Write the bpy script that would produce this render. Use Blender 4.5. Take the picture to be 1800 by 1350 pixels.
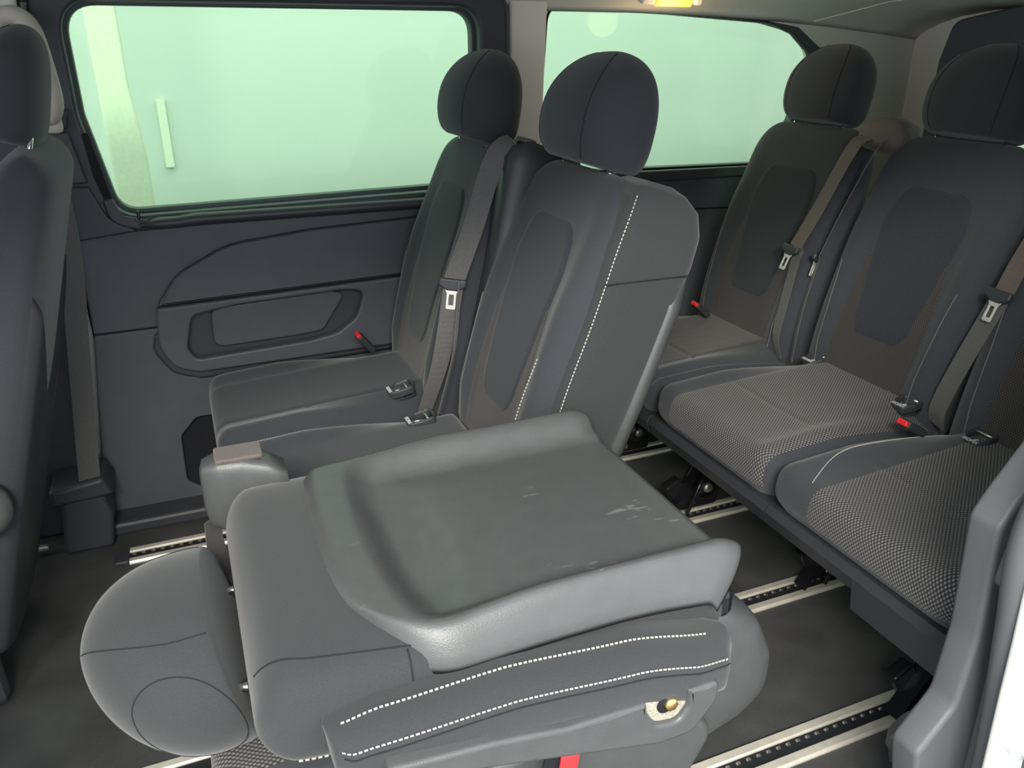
import bpy, bmesh, math
import numpy as np
from mathutils import Vector, Matrix
PI = math.pi
R = math.radians
SC = bpy.context.scene
COL = SC.collection
for o in list(bpy.data.objects):
    bpy.data.objects.remove(o)

# ---------------------------------------------------------------- camera, world, lights, exposure
cd = bpy.data.cameras.new('camera')
cam = bpy.data.objects.new('camera', cd)
COL.objects.link(cam)
cam.location = (0, 0, 1.25)
cam.rotation_euler = (R(90 - 23), 0, R(-22.5))
cd.sensor_width = 36
cd.lens = 28.0
cd.clip_start = 0.02
SC.camera = cam
world = bpy.data.worlds.new('garage_daylight')
SC.world = world
world.use_nodes = True
bg = world.node_tree.nodes['Background']
bg.inputs[0].default_value = (0.88, 0.95, 1.0, 1)
bg.inputs[1].default_value = 1.9

def area(name, loc, target, sx, sy, power, col=(1, 1, 1)):
    l = bpy.data.lights.new(name, 'AREA')
    l.shape = 'RECTANGLE'; l.size = sx; l.size_y = sy; l.energy = power; l.color = col
    o = bpy.data.objects.new(name, l); COL.objects.link(o)
    o.location = loc
    d = Vector(target) - Vector(loc)
    o.rotation_euler = d.to_track_quat('-Z', 'Y').to_euler()
    return o
area('door_fill_light', (-0.9, -2.2, 2.9), (0.4, 1.0, 0.4), 2.2, 0.7, 210, (1.0, 0.95, 0.86))  # added fill above the doorway for highlights on the folded seat's rims
area('yard_window_light', (1.8, 4.0, 3.3), (1.6, 6.0, 1.0), 5.0, 0.6, 40, (0.97, 1.0, 0.98))

SC.view_settings.view_transform = 'Standard'
SC.view_settings.look = 'None'
SC.view_settings.gamma = 1
SC.view_settings.use_curve_mapping = False
SC.view_settings.exposure = 0.36

# ---------------------------------------------------------------- materials
def mat(name, base, rough=0.6, metal=0.0, sheen=0.0, spec=0.5, noise=0.0, nscale=60, bump=0.0, bscale=300, emis=None, sheen_rough=0.5):
    m = bpy.data.materials.new(name); m.use_nodes = True
    nt = m.node_tree; N = nt.nodes; L = nt.links
    b = N['Principled BSDF']
    b.inputs['Base Color'].default_value = (*base, 1)
    b.inputs['Roughness'].default_value = rough
    b.inputs['Metallic'].default_value = metal
    b.inputs['Specular IOR Level'].default_value = spec
    if sheen:
        b.inputs['Sheen Weight'].default_value = sheen
        b.inputs['Sheen Roughness'].default_value = sheen_rough
    tc = N.new('ShaderNodeTexCoord')
    if noise:
        n = N.new('ShaderNodeTexNoise'); n.inputs['Scale'].default_value = nscale; n.inputs['Detail'].default_value = 4
        L.new(tc.outputs['Object'], n.inputs['Vector'])
        r = N.new('ShaderNodeMapRange')
        r.inputs[1].default_value = 0.3; r.inputs[2].default_value = 0.7
        r.inputs[3].default_value = 1 - noise; r.inputs[4].default_value = 1 + noise
        L.new(n.outputs[0], r.inputs[0])
        mx = N.new('ShaderNodeVectorMath'); mx.operation = 'SCALE'
        mx.inputs[0].default_value = base
        L.new(r.outputs[0], mx.inputs['Scale'])
        L.new(mx.outputs[0], b.inputs['Base Color'])
    if bump:
        n2 = N.new('ShaderNodeTexNoise'); n2.inputs['Scale'].default_value = bscale; n2.inputs['Detail'].default_value = 2
        L.new(tc.outputs['Object'], n2.inputs['Vector'])
        bp = N.new('ShaderNodeBump'); bp.inputs['Strength'].default_value = bump; bp.inputs['Distance'].default_value = 0.002
        L.new(n2.outputs[0], bp.inputs['Height']); L.new(bp.outputs[0], b.inputs['Normal'])
    if emis:
        b.inputs['Emission Color'].default_value = (*emis[0], 1); b.inputs['Emission Strength'].default_value = emis[1]
    return m

def weave(name, dark, light, pitch, lo, hi, rough=0.9, sheen=0.2, diag=True):
    """woven textile: pale threads in a staggered grid on a dark ground (UV in metres)"""
    m = bpy.data.materials.new(name); m.use_nodes = True
    nt = m.node_tree; N = nt.nodes; L = nt.links
    b = N['Principled BSDF']; b.inputs['Roughness'].default_value = rough
    b.inputs['Sheen Weight'].default_value = sheen; b.inputs['Specular IOR Level'].default_value = 0.25
    uv = N.new('ShaderNodeUVMap'); uv.uv_map = 'UVMap'
    mp = N.new('ShaderNodeMapping'); mp.inputs['Scale'].default_value = (1 / pitch, 0.75 / pitch, 1)
    mp.inputs['Rotation'].default_value = (0, 0, PI / 4 if diag else 0)
    L.new(uv.outputs[0], mp.inputs[0])
    v = N.new('ShaderNodeTexVoronoi'); v.voronoi_dimensions = '2D'; v.inputs['Scale'].default_value = 1
    v.inputs['Randomness'].default_value = 0.0
    L.new(mp.outputs[0], v.inputs['Vector'])
    r = N.new('ShaderNodeMapRange'); r.interpolation_type = 'SMOOTHSTEP'
    r.inputs[1].default_value = lo; r.inputs[2].default_value = hi
    r.inputs[3].default_value = 1; r.inputs[4].default_value = 0
    L.new(v.outputs['Distance'], r.inputs[0])
    mx = N.new('ShaderNodeMix'); mx.data_type = 'RGBA'
    mx.inputs[6].default_value = (*dark, 1); mx.inputs[7].default_value = (*light, 1)
    L.new(r.outputs[0], mx.inputs[0]); L.new(mx.outputs[2], b.inputs['Base Color'])
    bp = N.new('ShaderNodeBump'); bp.inputs['Strength'].default_value = 0.4; bp.inputs['Distance'].default_value = 0.001
    L.new(r.outputs[0], bp.inputs['Height']); L.new(bp.outputs[0], b.inputs['Normal'])
    return m

def glass_mat(name, tint):
    m = bpy.data.materials.new(name); m.use_nodes = True
    nt = m.node_tree; N = nt.nodes; L = nt.links
    N.remove(N['Principled BSDF'])
    t = N.new('ShaderNodeBsdfTransparent'); t.inputs[0].default_value = (*tint, 1)
    g = N.new('ShaderNodeBsdfGlossy'); g.inputs['Roughness'].default_value = 0.02
    g.inputs[0].default_value = (0.9, 1, 0.92, 1)
    mx = N.new('ShaderNodeMixShader'); mx.inputs[0].default_value = 0.008
    L.new(t.outputs[0], mx.inputs[1]); L.new(g.outputs[0], mx.inputs[2])
    L.new(mx.outputs[0], N['Material Output'].inputs[0])
    return m

M = {}
M['fabric'] = mat('charcoal_fabric', (0.046, 0.049, 0.057), 0.95, sheen=0.22, spec=0.15, noise=0.14, nscale=700, bump=0.25, bscale=900)
M['insert'] = mat('smooth_insert_fabric', (0.034, 0.037, 0.045), 0.95, sheen=0.18, spec=0.15, noise=0.2, nscale=500, bump=0.15, bscale=1100)
M['side'] = mat('side_fabric', (0.040, 0.042, 0.044), 0.92, sheen=0.22, spec=0.2, noise=0.14, nscale=700, bump=0.2, bscale=900)
M['weave'] = weave('woven_textile', (0.026, 0.026, 0.028), (0.22, 0.21, 0.20), 0.0052, 0.15, 0.50)
M['mesh'] = weave('spacer_mesh_textile', (0.028, 0.026, 0.026), (0.088, 0.078, 0.072), 0.0046, 0.15, 0.50)
M['thread'] = mat('pale_thread', (0.52, 0.50, 0.46), 0.8)
M['thread_dim'] = mat('grey_thread', (0.16, 0.16, 0.16), 0.8)
M['seam'] = mat('dark_seam', (0.012, 0.012, 0.014), 0.9)
M['shell'] = mat('grey_grained_plastic', (0.080, 0.083, 0.083), 0.34, spec=0.55, noise=0.06, nscale=30, bump=0.22, bscale=700)
M['shell_worn'] = mat('grey_plastic_with_scuffs', (0.080, 0.083, 0.083), 0.34, spec=0.55, noise=0.06, nscale=30, bump=0.22, bscale=700)
def scuffs(m):
    nt = m.node_tree; N = nt.nodes; L = nt.links; b = N['Principled BSDF']
    src = b.inputs['Base Color'].links[0].from_socket
    tc = N.new('ShaderNodeTexCoord'); mp = N.new('ShaderNodeMapping'); mp.inputs['Scale'].default_value = (30, 110, 60); mp.inputs['Rotation'].default_value = (0, 0, 0.5)
    n = N.new('ShaderNodeTexNoise'); n.inputs['Scale'].default_value = 1.0; n.inputs['Detail'].default_value = 3
    n2 = N.new('ShaderNodeTexNoise'); n2.inputs['Scale'].default_value = 9; n2.inputs['Detail'].default_value = 0
    L.new(tc.outputs['Object'], mp.inputs[0]); L.new(mp.outputs[0], n.inputs['Vector']); L.new(tc.outputs['Object'], n2.inputs['Vector'])
    mu = N.new('ShaderNodeMath'); mu.operation = 'MULTIPLY'; L.new(n.outputs[0], mu.inputs[0]); L.new(n2.outputs[0], mu.inputs[1])
    r = N.new('ShaderNodeMapRange'); r.inputs[1].default_value = 0.475; r.inputs[2].default_value = 0.53; r.inputs[3].default_value = 0; r.inputs[4].default_value = 0.4
    L.new(mu.outputs[0], r.inputs[0])
    mx = N.new('ShaderNodeMix'); mx.data_type = 'RGBA'; mx.inputs[7].default_value = (0.30, 0.30, 0.29, 1)
    L.new(r.outputs[0], mx.inputs[0]); L.new(src, mx.inputs[6]); L.new(mx.outputs[2], b.inputs['Base Color'])
scuffs(M['shell_worn'])
M['outside_side'] = mat('grey_painted_wall', (0.60, 0.575, 0.58), 0.9, noise=0.02, nscale=1.2)
M['shell_dark'] = mat('dark_grained_plastic', (0.040, 0.042, 0.048), 0.42, spec=0.5, bump=0.25, bscale=600)
M['door'] = mat('door_plastic', (0.072, 0.077, 0.090), 0.5, spec=0.45, noise=0.05, nscale=20, bump=0.25, bscale=600)
M['surround'] = mat('window_surround_plastic', (0.040, 0.044, 0.056), 0.45, spec=0.45, bump=0.15, bscale=500)
M['tailgate'] = mat('tailgate_trim_plastic', (0.085, 0.09, 0.12), 0.6)
M['jamb'] = mat('jamb_trim_plastic', (0.115, 0.116, 0.124), 0.45, bump=0.2, bscale=500)
M['seal'] = mat('window_seal_rubber', (0.045, 0.062, 0.060), 0.5)
M['black'] = mat('black_painted_steel', (0.010, 0.010, 0.012), 0.3, spec=0.6)
M['hole'] = mat('black_recess', (0.006, 0.007, 0.010), 0.9)
M['chrome'] = mat('chrome', (0.85, 0.86, 0.88), 0.12, metal=1.0)
M['steel'] = mat('zinc_plated_steel', (0.62, 0.60, 0.55), 0.4, metal=0.9)
M['tongue'] = mat('brushed_steel_tongue', (0.85, 0.83, 0.78), 0.4, metal=0.6)
M['brass'] = mat('brass_bolt', (0.75, 0.52, 0.20), 0.35, metal=0.9)
M['alu'] = mat('anodised_aluminium', (0.80, 0.75, 0.64), 0.42, metal=0.45, noise=0.08, nscale=40)
M['belt'] = mat('belt_webbing', (0.095, 0.092, 0.090), 0.75, sheen=0.2, noise=0.15, nscale=300, bump=0.2, bscale=800)
M['belt_brown'] = mat('belt_webbing_lamplit', (0.110, 0.088, 0.078), 0.7, sheen=0.2, noise=0.15, nscale=300)  # brown belt parts, with the roof lamp's warmth put into the colour
M['red'] = mat('red_plastic', (0.75, 0.03, 0.035), 0.35)
M['headliner'] = mat('headliner_cloth', (0.74, 0.72, 0.71), 0.95, sheen=0.1, spec=0.1, noise=0.05, nscale=200, bump=0.1, bscale=900)
M['pillar'] = mat('pillar_plastic', (0.76, 0.73, 0.70), 0.7, spec=0.3, bump=0.1, bscale=500)
M['handle'] = mat('beige_grab_handle', (0.52, 0.48, 0.42), 0.55, bump=0.08, bscale=500)
M['floor'] = mat('rubber_floor', (0.060, 0.060, 0.060), 0.62, spec=0.4, noise=0.25, nscale=9, bump=0.6, bscale=420)
M['white'] = mat('white_body_paint', (0.86, 0.86, 0.82), 0.25, spec=0.5)
M['foam'] = mat('cream_felt_pad', (0.36, 0.34, 0.27), 0.95, noise=0.35, nscale=500, bump=0.4, bscale=500)
M['lamp'] = mat('amber_lamp_lens', (0.6, 0.30, 0.06), 0.4, emis=((1.0, 0.46, 0.09), 1.0))
M['print'] = mat('white_print', (0.7, 0.7, 0.7), 0.6)
M['outside'] = mat('white_painted_wall', (0.56, 0.57, 0.56), 0.9, noise=0.02, nscale=1.2)
M['cream'] = mat('cream_reflection', (0.72, 0.69, 0.60), 0.9, noise=0.05, nscale=60)  # tone of the reflected stripes, put on the added pillar and batten
M['yard'] = mat('yard_concrete', (0.20, 0.20, 0.20), 0.9, noise=0.1, nscale=4)
M['glass'] = glass_mat('green_tinted_glass', (0.74, 0.90, 0.75))

# ---------------------------------------------------------------- helpers
def tag(o, label=None, cat=None, group=None, kind=None):
    if label: o['label'] = label
    if cat: o['category'] = cat
    if group: o['group'] = group
    if kind: o['kind'] = kind
    return o

def empty(name, loc):
    o = bpy.data.objects.new(name, None); COL.objects.link(o); o.location = loc; o.empty_display_size = 0.05
    return o

def link(name, me, m, parent=None, smooth=True):
    o = bpy.data.objects.new(name, me); COL.objects.link(o)
    if m is not None:
        me.materials.clear(); me.materials.append(m)
    if smooth is True:
        for p in me.polygons: p.use_smooth = True
    if parent is not None: o.parent = parent
    return o

def mesh(name, verts, faces, m, parent=None, smooth=True, uv=None):
    me = bpy.data.meshes.new(name)
    me.from_pydata([tuple(map(float, v)) for v in verts], [], [tuple(int(i) for i in f) for f in faces])
    me.update()
    if uv is not None:
        ul = me.uv_layers.new(name='UVMap')
        uv = np.asarray(uv, dtype=np.float32)
        idx = np.empty(len(me.loops), dtype=np.int32); me.loops.foreach_get('vertex_index', idx)
        ul.data.foreach_set('uv', uv[idx].ravel())
    return link(name, me, m, parent, smooth)

def fix_normals(o):
    bm = bmesh.new(); bm.from_mesh(o.data); bmesh.ops.recalc_face_normals(bm, faces=bm.faces); bm.to_mesh(o.data); bm.free()
    return o

def grid_faces(nu, nv, wrap_v=False):
    f = []
    for i in range(nu - 1):
        for j in range(nv if wrap_v else nv - 1):
            j2 = (j + 1) % nv
            f.append((i * nv + j, i * nv + j2, (i + 1) * nv + j2, (i + 1) * nv + j))
    return f

def loft(name, P, m, parent=None, cap=True, uv=None):
    """P: (nu, nv, 3) loops closed in v"""
    nu, nv, _ = P.shape
    V = P.reshape(-1, 3); F = grid_faces(nu, nv, True)
    if cap:
        F.append(tuple(range(nv))[::-1]); F.append(tuple((nu - 1) * nv + j for j in range(nv)))
    return fix_normals(mesh(name, V, F, m, parent, True, uv))

def spow(x, p):
    return np.sign(x) * np.abs(x) ** p

class Surf:
    """closed loft surface f(u, th) -> xyz arrays"""
    def __init__(s, f): s.f = f
    def normal(s, u, v):
        e = 1e-3
        du = s.f(u + e, v) - s.f(u - e, v); dv = s.f(u, v + e) - s.f(u, v - e)
        n = np.cross(du, dv); n /= (np.linalg.norm(n, axis=-1, keepdims=True) + 1e-12)
        # outward: away from the loop's centre
        c = s.f(u, v + PI)
        sg = np.sign(np.sum(n * (s.f(u, v) - c), axis=-1, keepdims=True))
        return n * np.where(sg == 0, 1, sg)

def panel(name, S, dom, nu, nv, h, m, parent, edge=0.12, sink=0.0015, scale=None):
    """padded panel lying on surface S: dom(s,t)->(u,v); its rim dives into the surface"""
    s, t = np.meshgrid(np.linspace(0, 1, nu), np.linspace(0, 1, nv), indexing='ij')
    u, v = dom(s, t)
    P = S.f(u, v); n = S.normal(u, v)
    d = np.minimum(np.minimum(s, 1 - s) * nu / 2.2, np.minimum(t, 1 - t) * nv / 2.2)
    k = np.clip(d / (edge * 10), 0, 1); k = np.sqrt(1 - (1 - k) ** 2)
    Q = P + n * ((h + sink) * k - sink)[..., None]
    du = np.concatenate([np.zeros((1, nv)), np.cumsum(np.linalg.norm(np.diff(P, axis=0), axis=-1), axis=0)])
    dv = np.concatenate([np.zeros((nu, 1)), np.cumsum(np.linalg.norm(np.diff(P, axis=1), axis=-1), axis=1)], axis=1)
    dv = dv - dv[:, nv // 2][:, None]
    du = np.repeat(du[:, nv // 2][:, None], nv, axis=1)
    o = mesh(name, Q.reshape(-1, 3), grid_faces(nu, nv), m, parent, True, np.stack([dv, du], -1).reshape(-1, 2))
    # make the normals point outward
    me = o.data
    nn = np.array([p.normal for p in me.polygons]); cc = np.array([p.center for p in me.polygons])
    nm = n[:-1, :-1].reshape(-1, 3)
    if np.sum(nn * nm) < 0: me.flip_normals()
    return o

def box_verts(c, ax, ay, az):
    c = np.array(c); out = []
    for i in (-1, 1):
        for j in (-1, 1):
            for k in (-1, 1):
                out.append(c + i * ax + j * ay + k * az)
    return out
BOXF = [(0, 1, 3, 2), (4, 6, 7, 5), (0, 4, 5, 1), (2, 3, 7, 6), (0, 2, 6, 4), (1, 5, 7, 3)]

def resample(P, step):
    P = np.asarray(P, float)
    d = np.concatenate([[0], np.cumsum(np.linalg.norm(np.diff(P, axis=0), axis=1))])
    n = max(2, int(d[-1] / step) + 1)
    t = np.linspace(0, d[-1], n)
    return np.stack([np.interp(t, d, P[:, i]) for i in range(P.shape[1])], 1)

def smooth_path(P, n=12):
    """Catmull-Rom through the points"""
    P = np.asarray(P, float)
    Q = np.vstack([2 * P[0] - P[1], P, 2 * P[-1] - P[-2]])
    out = []
    for i in range(1, len(Q) - 2):
        t = np.linspace(0, 1, n, endpoint=False)[:, None]
        a, b, c, d = Q[i - 1], Q[i], Q[i + 1], Q[i + 2]
        out.append(0.5 * ((2 * b) + (c - a) * t + (2 * a - 5 * b + 4 * c - d) * t ** 2 + (3 * b - a - 3 * c + d) * t ** 3))
    out.append(P[-1:])
    return np.vstack(out)

def stitches(name, P, parent, Nrm, pitch=0.0075, ln=0.0046, w=0.0009, m='thread'):
    """a run of thread dashes along path P (normals Nrm): one countless part"""
    P = np.asarray(P); A = np.hstack([P, Nrm])
    A = resample(A, pitch)
    V = []; F = []
    for i in range(len(A) - 1):
        p = A[i, :3]; d = A[i + 1, :3] - p
        l = np.linalg.norm(d)
        if l < 1e-6: continue
        d = d / l; n = A[i, 3:] / (np.linalg.norm(A[i, 3:]) + 1e-9); s = np.cross(d, n)
        b = len(V)
        V += box_verts(p + n * 0.001, d * ln / 2, s * w, n * 0.0009)
        F += [tuple(x + b for x in f) for f in BOXF]
    o = mesh(name, V, F, M[m], parent, False); o['kind'] = 'stuff'
    return fix_normals(o)

def tube(name, P, r, m, parent=None, seg=10, cap=True):
    P = np.asarray(P, float); n = len(P)
    rr = np.full(n, r) if np.isscalar(r) else np.asarray(r)
    T = np.gradient(P, axis=0); T /= np.linalg.norm(T, axis=1, keepdims=True)
    up = np.array([0, 0, 1.0]) if abs(T[0, 2]) < 0.9 else np.array([1.0, 0, 0])
    X = np.cross(T[0], up); X /= np.linalg.norm(X)
    L = []
    for i in range(n):
        X = X - T[i] * (X @ T[i]); X /= np.linalg.norm(X); Y = np.cross(T[i], X)
        a = np.linspace(0, 2 * PI, seg, endpoint=False)[:, None]
        L.append(P[i] + rr[i] * (np.cos(a) * X + np.sin(a) * Y))
    return loft(name, np.array(L), m, parent, cap)

def ribbon(name, P, wdir, width, m, parent=None, th=0.0016):
    """flat webbing: path P, width directions wdir (n,3) or one"""
    P = np.asarray(P, float); n = len(P)
    Wd = np.asarray(wdir, float)
    if Wd.ndim == 1: Wd = np.repeat(Wd[None], n, 0)
    T = np.gradient(P, axis=0); T /= np.linalg.norm(T, axis=1, keepdims=True)
    Wd = Wd - T * np.sum(Wd * T, axis=1, keepdims=True); Wd /= np.linalg.norm(Wd, axis=1, keepdims=True)
    Nn = np.cross(T, Wd)
    wv = np.full(n, width) if np.isscalar(width) else np.asarray(width)
    L = np.stack([P + Wd * wv[:, None] / 2 + Nn * th / 2, P - Wd * wv[:, None] / 2 + Nn * th / 2, P - Wd * wv[:, None] / 2 - Nn * th / 2, P + Wd * wv[:, None] / 2 - Nn * th / 2], 1)
    o = loft(name, L, m, parent)
    for p in o.data.polygons: p.use_smooth = False
    return o

def rbox(name, c, size, m, parent=None, bevel=0.005, rot=None, seg=2):
    bm = bmesh.new(); bmesh.ops.create_cube(bm, size=1)
    bmesh.ops.scale(bm, vec=size, verts=bm.verts)
    if bevel: bmesh.ops.bevel(bm, geom=bm.edges[:], offset=min(bevel, min(size) * 0.49), segments=seg, profile=0.5, affect='EDGES')
    if rot is not None: bmesh.ops.rotate(bm, cent=(0, 0, 0), matrix=rot, verts=bm.verts)
    bmesh.ops.translate(bm, vec=c, verts=bm.verts)
    me = bpy.data.meshes.new(name); bm.to_mesh(me); bm.free()
    return link(name, me, m, parent, False)

def fillet(poly, r, seg=6):
    """round the corners of a closed 2D polygon; r one radius or one per corner"""
    n = len(poly); out = []
    P = [np.array(p[:2], float) for p in poly]
    for i in range(n):
        a, b, c = P[i - 1], P[i], P[(i + 1) % n]
        ri = r[i] if hasattr(r, '__len__') else r
        u = a - b; v = c - b; lu = np.linalg.norm(u); lv = np.linalg.norm(v)
        if ri <= 1e-5: out.append(tuple(b)); continue
        u /= lu; v /= lv
        ang = math.acos(max(-1, min(1, float(u @ v))))
        if ang > PI - 0.02: out.append(tuple(b)); continue
        d = min(ri / math.tan(ang / 2), lu * 0.48, lv * 0.48)
        p0 = b + u * d; p1 = b + v * d
        for k in range(seg + 1):
            t = k / seg
            out.append(tuple((1 - t) ** 2 * p0 + 2 * t * (1 - t) * b + t * t * p1))
    return out

def plate(name, outline, m, parent=None, holes=(), depth=0.02, bevel=0.0, place=None, smooth=False, bres=2):
    """solid sheet from a 2D outline with holes; place = 4x4 taking (x, y, out) to the scene; front face at out=0"""
    cu = bpy.data.curves.new('c', 'CURVE'); cu.dimensions = '2D'; cu.fill_mode = 'BOTH'
    cu.extrude = max(depth / 2 - bevel, 0); cu.bevel_depth = bevel; cu.bevel_resolution = bres; cu.offset = -bevel
    for pl in [outline, *holes]:
        sp = cu.splines.new('POLY'); sp.points.add(len(pl) - 1); sp.use_cyclic_u = True
        for q, p in zip(sp.points, pl): q.co = (p[0], p[1], 0, 1)
    ob = bpy.data.objects.new('c', cu); COL.objects.link(ob)
    dg = bpy.context.evaluated_depsgraph_get()
    me = bpy.data.meshes.new_from_object(ob.evaluated_get(dg))
    bpy.data.objects.remove(ob); bpy.data.curves.remove(cu)
    bm = bmesh.new(); bm.from_mesh(me); bmesh.ops.remove_doubles(bm, verts=bm.verts, dist=1e-5)
    bmesh.ops.recalc_face_normals(bm, faces=bm.faces)
    bmesh.ops.translate(bm, vec=(0, 0, -depth / 2), verts=bm.verts)
    if place is not None: bmesh.ops.transform(bm, matrix=place, verts=bm.verts)
    bm.to_mesh(me); bm.free(); me.name = name
    return link(name, me, m, parent, smooth)

def on_far(Y):     # (x, z, out) -> far wall plane facing -Y
    return Matrix(((1, 0, 0, 0), (0, 0, -1, Y), (0, 1, 0, 0), (0, 0, 0, 1)))
def on_floor(Z):
    return Matrix.Translation((0, 0, Z))
def on_rear(X):    # (y, z, out) -> plane facing -X
    return Matrix(((0, 0, -1, X), (-1, 0, 0, 0), (0, 1, 0, 0), (0, 0, 0, 1)))

# ---------------------------------------------------------------- the setting
def struct(o): o['kind'] = 'structure'; return o
struct(plate('floor', [(-1.7, 0.5), (2.5, 0.5), (2.5, 2.24), (-1.7, 2.24)], M['floor'], None, depth=0.03, place=on_floor(0)))

# roof: flat headliner turning down in a cove at the far side
yy = [0.60, 0.75, 1.2, 1.7, 1.95, 2.08, 2.16, 2.21, 2.235, 2.25]
zz = [1.375, 1.415, 1.43, 1.43, 1.425, 1.41, 1.39, 1.37, 1.355, 1.34]
xs = np.linspace(-1.7, 2.55, 18)
L = []
for x in xs:
    drop = max(0, x - 1.2) ** 2 * 0.045
    top = [(x, y, z - drop) for y, z in zip(yy, zz)]
    L.append(top + [(x, y, z + 0.03 - drop) for y, z in zip(yy[::-1], zz[::-1])])
roof = struct(loft('ceiling', np.array(L), M['headliner'], None))
tube('headliner_seam', [(1.95, 2.2, 1.322), (2.05, 2.0, 1.372), (2.1, 1.8, 1.385)], 0.002, M['pillar'], roof, 6)

# windows of the far side
w1 = fillet([(-0.178, 1.337), (0.81, 1.337), (0.81, 0.883), (-0.137, 0.868), (-0.178, 1.10)], [0.07, 0.06, 0.05, 0.055, 0.1], 8)
w2 = fillet([(1.045, 1.352), (1.45, 1.337), (1.80, 1.317), (1.93, 1.290), (2.03, 1.215), (1.90, 0.885), (1.015, 0.897)], [0.045, 0.3, 0.3, 0.05, 0.08, 0.05, 0.04], 8)
def grow(poly, d):
    P = np.array(poly); c = P.mean(0); Q = np.roll(P, 1, 0); N_ = np.roll(P, -1, 0)
    t = N_ - Q; n = np.stack([t[:, 1], -t[:, 0]], 1); n /= np.linalg.norm(n, axis=1, keepdims=True) + 1e-9
    s = np.sign(np.sum(n * (P - c), axis=1, keepdims=True)); s = 1 if np.median(s) > 0 else -1
    return [tuple(p) for p in P + n * s * d]
wall = struct(plate('wall_right', [(-1.7, -0.02), (2.55, -0.02), (2.55, 1.40), (-1.7, 1.40)], M['pillar'], None, [grow(w1, 0.012), grow(w2, 0.004)], depth=0.05, place=on_far(2.25)))
win1 = struct(plate('window_1', grow(w1, 0.02), M['glass'], None, depth=0.004, place=on_far(2.292)))
win2 = struct(plate('window_2', grow(w2, 0.02), M['glass'], None, depth=0.004, place=on_far(2.292)))
plate('window_seal', grow(w1, 0.016), M['seal'], win1, [w1], depth=0.036, bevel=0.003, place=on_far(2.245))
plate('window_seal', grow(w2, 0.012), M['seal'], win2, [w2], depth=0.036, bevel=0.003, place=on_far(2.250))
# dark corner rim at the back of the rear window
plate('window_rim', fillet([(1.78, 1.327), (1.93, 1.305), (2.06, 1.225), (1.97, 0.86), (1.90, 0.86), (2.005, 1.215), (1.91, 1.285)], 0.02), M['surround'], win2, depth=0.02, bevel=0.003, place=on_far(2.243))

door = struct(plate('door_1', [(-0.26, 0.03), (0.93, 0.03), (0.93, 0.86), (-0.26, 0.86)], M['hole'], None, depth=0.012, place=on_far(2.240)))
# window surround (stepped, dark)
so = fillet([(-0.250, 1.400), (0.905, 1.400), (0.905, 0.845), (-0.205, 0.815), (-0.238, 0.95), (-0.250, 1.15)], [0.10, 0.085, 0.03, 0.05, 0.1, 0.1], 8)
sr = plate('window_surround', so, M['surround'], door, [grow(w1, 0.010)], depth=0.045, bevel=0.010, place=on_far(2.205))
lipP = [(-0.262, 2.215, 1.30), (-0.247, 2.212, 1.365), (-0.19, 2.21, 1.395)]
# slim edging bead around the surround, lighter where it turns down at the rear
bead = [(p[0], 2.207, p[1]) for p in grow(so, -0.004)]
tube('edging_bead', bead[8:24], 0.0045, M['shell_dark'], door, 8)
# slot and grip recess low at the front of the surround
plate('grip_slot', fillet([(-0.190, 1.06), (-0.176, 1.06), (-0.150, 0.90), (-0.165, 0.89), (-0.182, 0.96)], 0.006), M['hole'], door, depth=0.004, place=on_far(2.2035))
plate('grip_lip', fillet([(-0.172, 0.905), (-0.150, 0.905), (-0.135, 0.862), (-0.06, 0.842), (-0.10, 0.824), (-0.150, 0.836), (-0.168, 0.865)], 0.008), M['shell_dark'], door, depth=0.016, bevel=0.005, place=on_far(2.198))
rbox('lock_pin', (-0.098, 2.195, 0.862), (0.008, 0.008, 0.022), M['black'], door, 0.003)
rbox('lock_pin', (-0.098, 2.194, 0.850), (0.016, 0.012, 0.006), M['black'], door, 0.002)
# ledge under the window: rounded rail, warm where it catches the light
L = []
for x in np.linspace(-0.10, 0.93, 24):
    a = np.linspace(0, 2 * PI, 16, endpoint=False)
    h = 0.016 if x > -0.06 else 0.016 * max(0.3, (x + 0.10) / 0.04)
    L.append(np.stack([np.full(16, x), 2.208 + 0.022 * np.cos(a), 0.837 + h * np.sin(a) + 0.004 * (x > 0)], 1))
loft('ledge', np.array(L), M['shell_dark'], door)
plate('upper_panel', fillet([(-0.250, 0.822), (0.93, 0.822), (0.93, 0.665), (-0.05, 0.638), (-0.08, 0.5605), (-0.256, 0.558)], 0.006), M['door'], door, depth=0.018, bevel=0.004, place=on_far(2.222))
sp_h = fillet([(0.06, 0.285), (-0.045, 0.285), (-0.092, 0.235), (-0.097, 0.09), (-0.05, 0.055), (0.06, 0.055)], 0.03)
plate('lower_panel', fillet([(-0.256, 0.555), (-0.08, 0.558), (-0.055, 0.455), (0.93, 0.462), (0.93, 0.035), (-0.325, 0.03)], 0.006), M['door'], door, [sp_h], depth=0.018, bevel=0.004, place=on_far(2.219))
lip = fillet([(0.93, 0.452), (0.22, 0.446), (-0.012, 0.444), (-0.065, 0.466), (-0.095, 0.545), (-0.112, 0.545), (-0.125, 0.50), (-0.085, 0.428), (-0.015, 0.403), (0.22, 0.406), (0.93, 0.418)], [0.005, 0.3, 0.05, 0.05, 0.01, 0.01, 0.05, 0.05, 0.05, 0.3, 0.005], 6)
plate('panel_lip', lip, M['shell_dark'], door, depth=0.022, bevel=0.008, place=on_far(2.206))
arm_up = fillet([(0.93, 0.810), (0.646, 0.803), (0.319, 0.790), (0.10, 0.768), (-0.035, 0.700), (-0.094, 0.6215), (0.93, 0.6495)], [0.005, 0.3, 0.3, 0.25, 0.12, 0.006, 0.005], 8)
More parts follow.
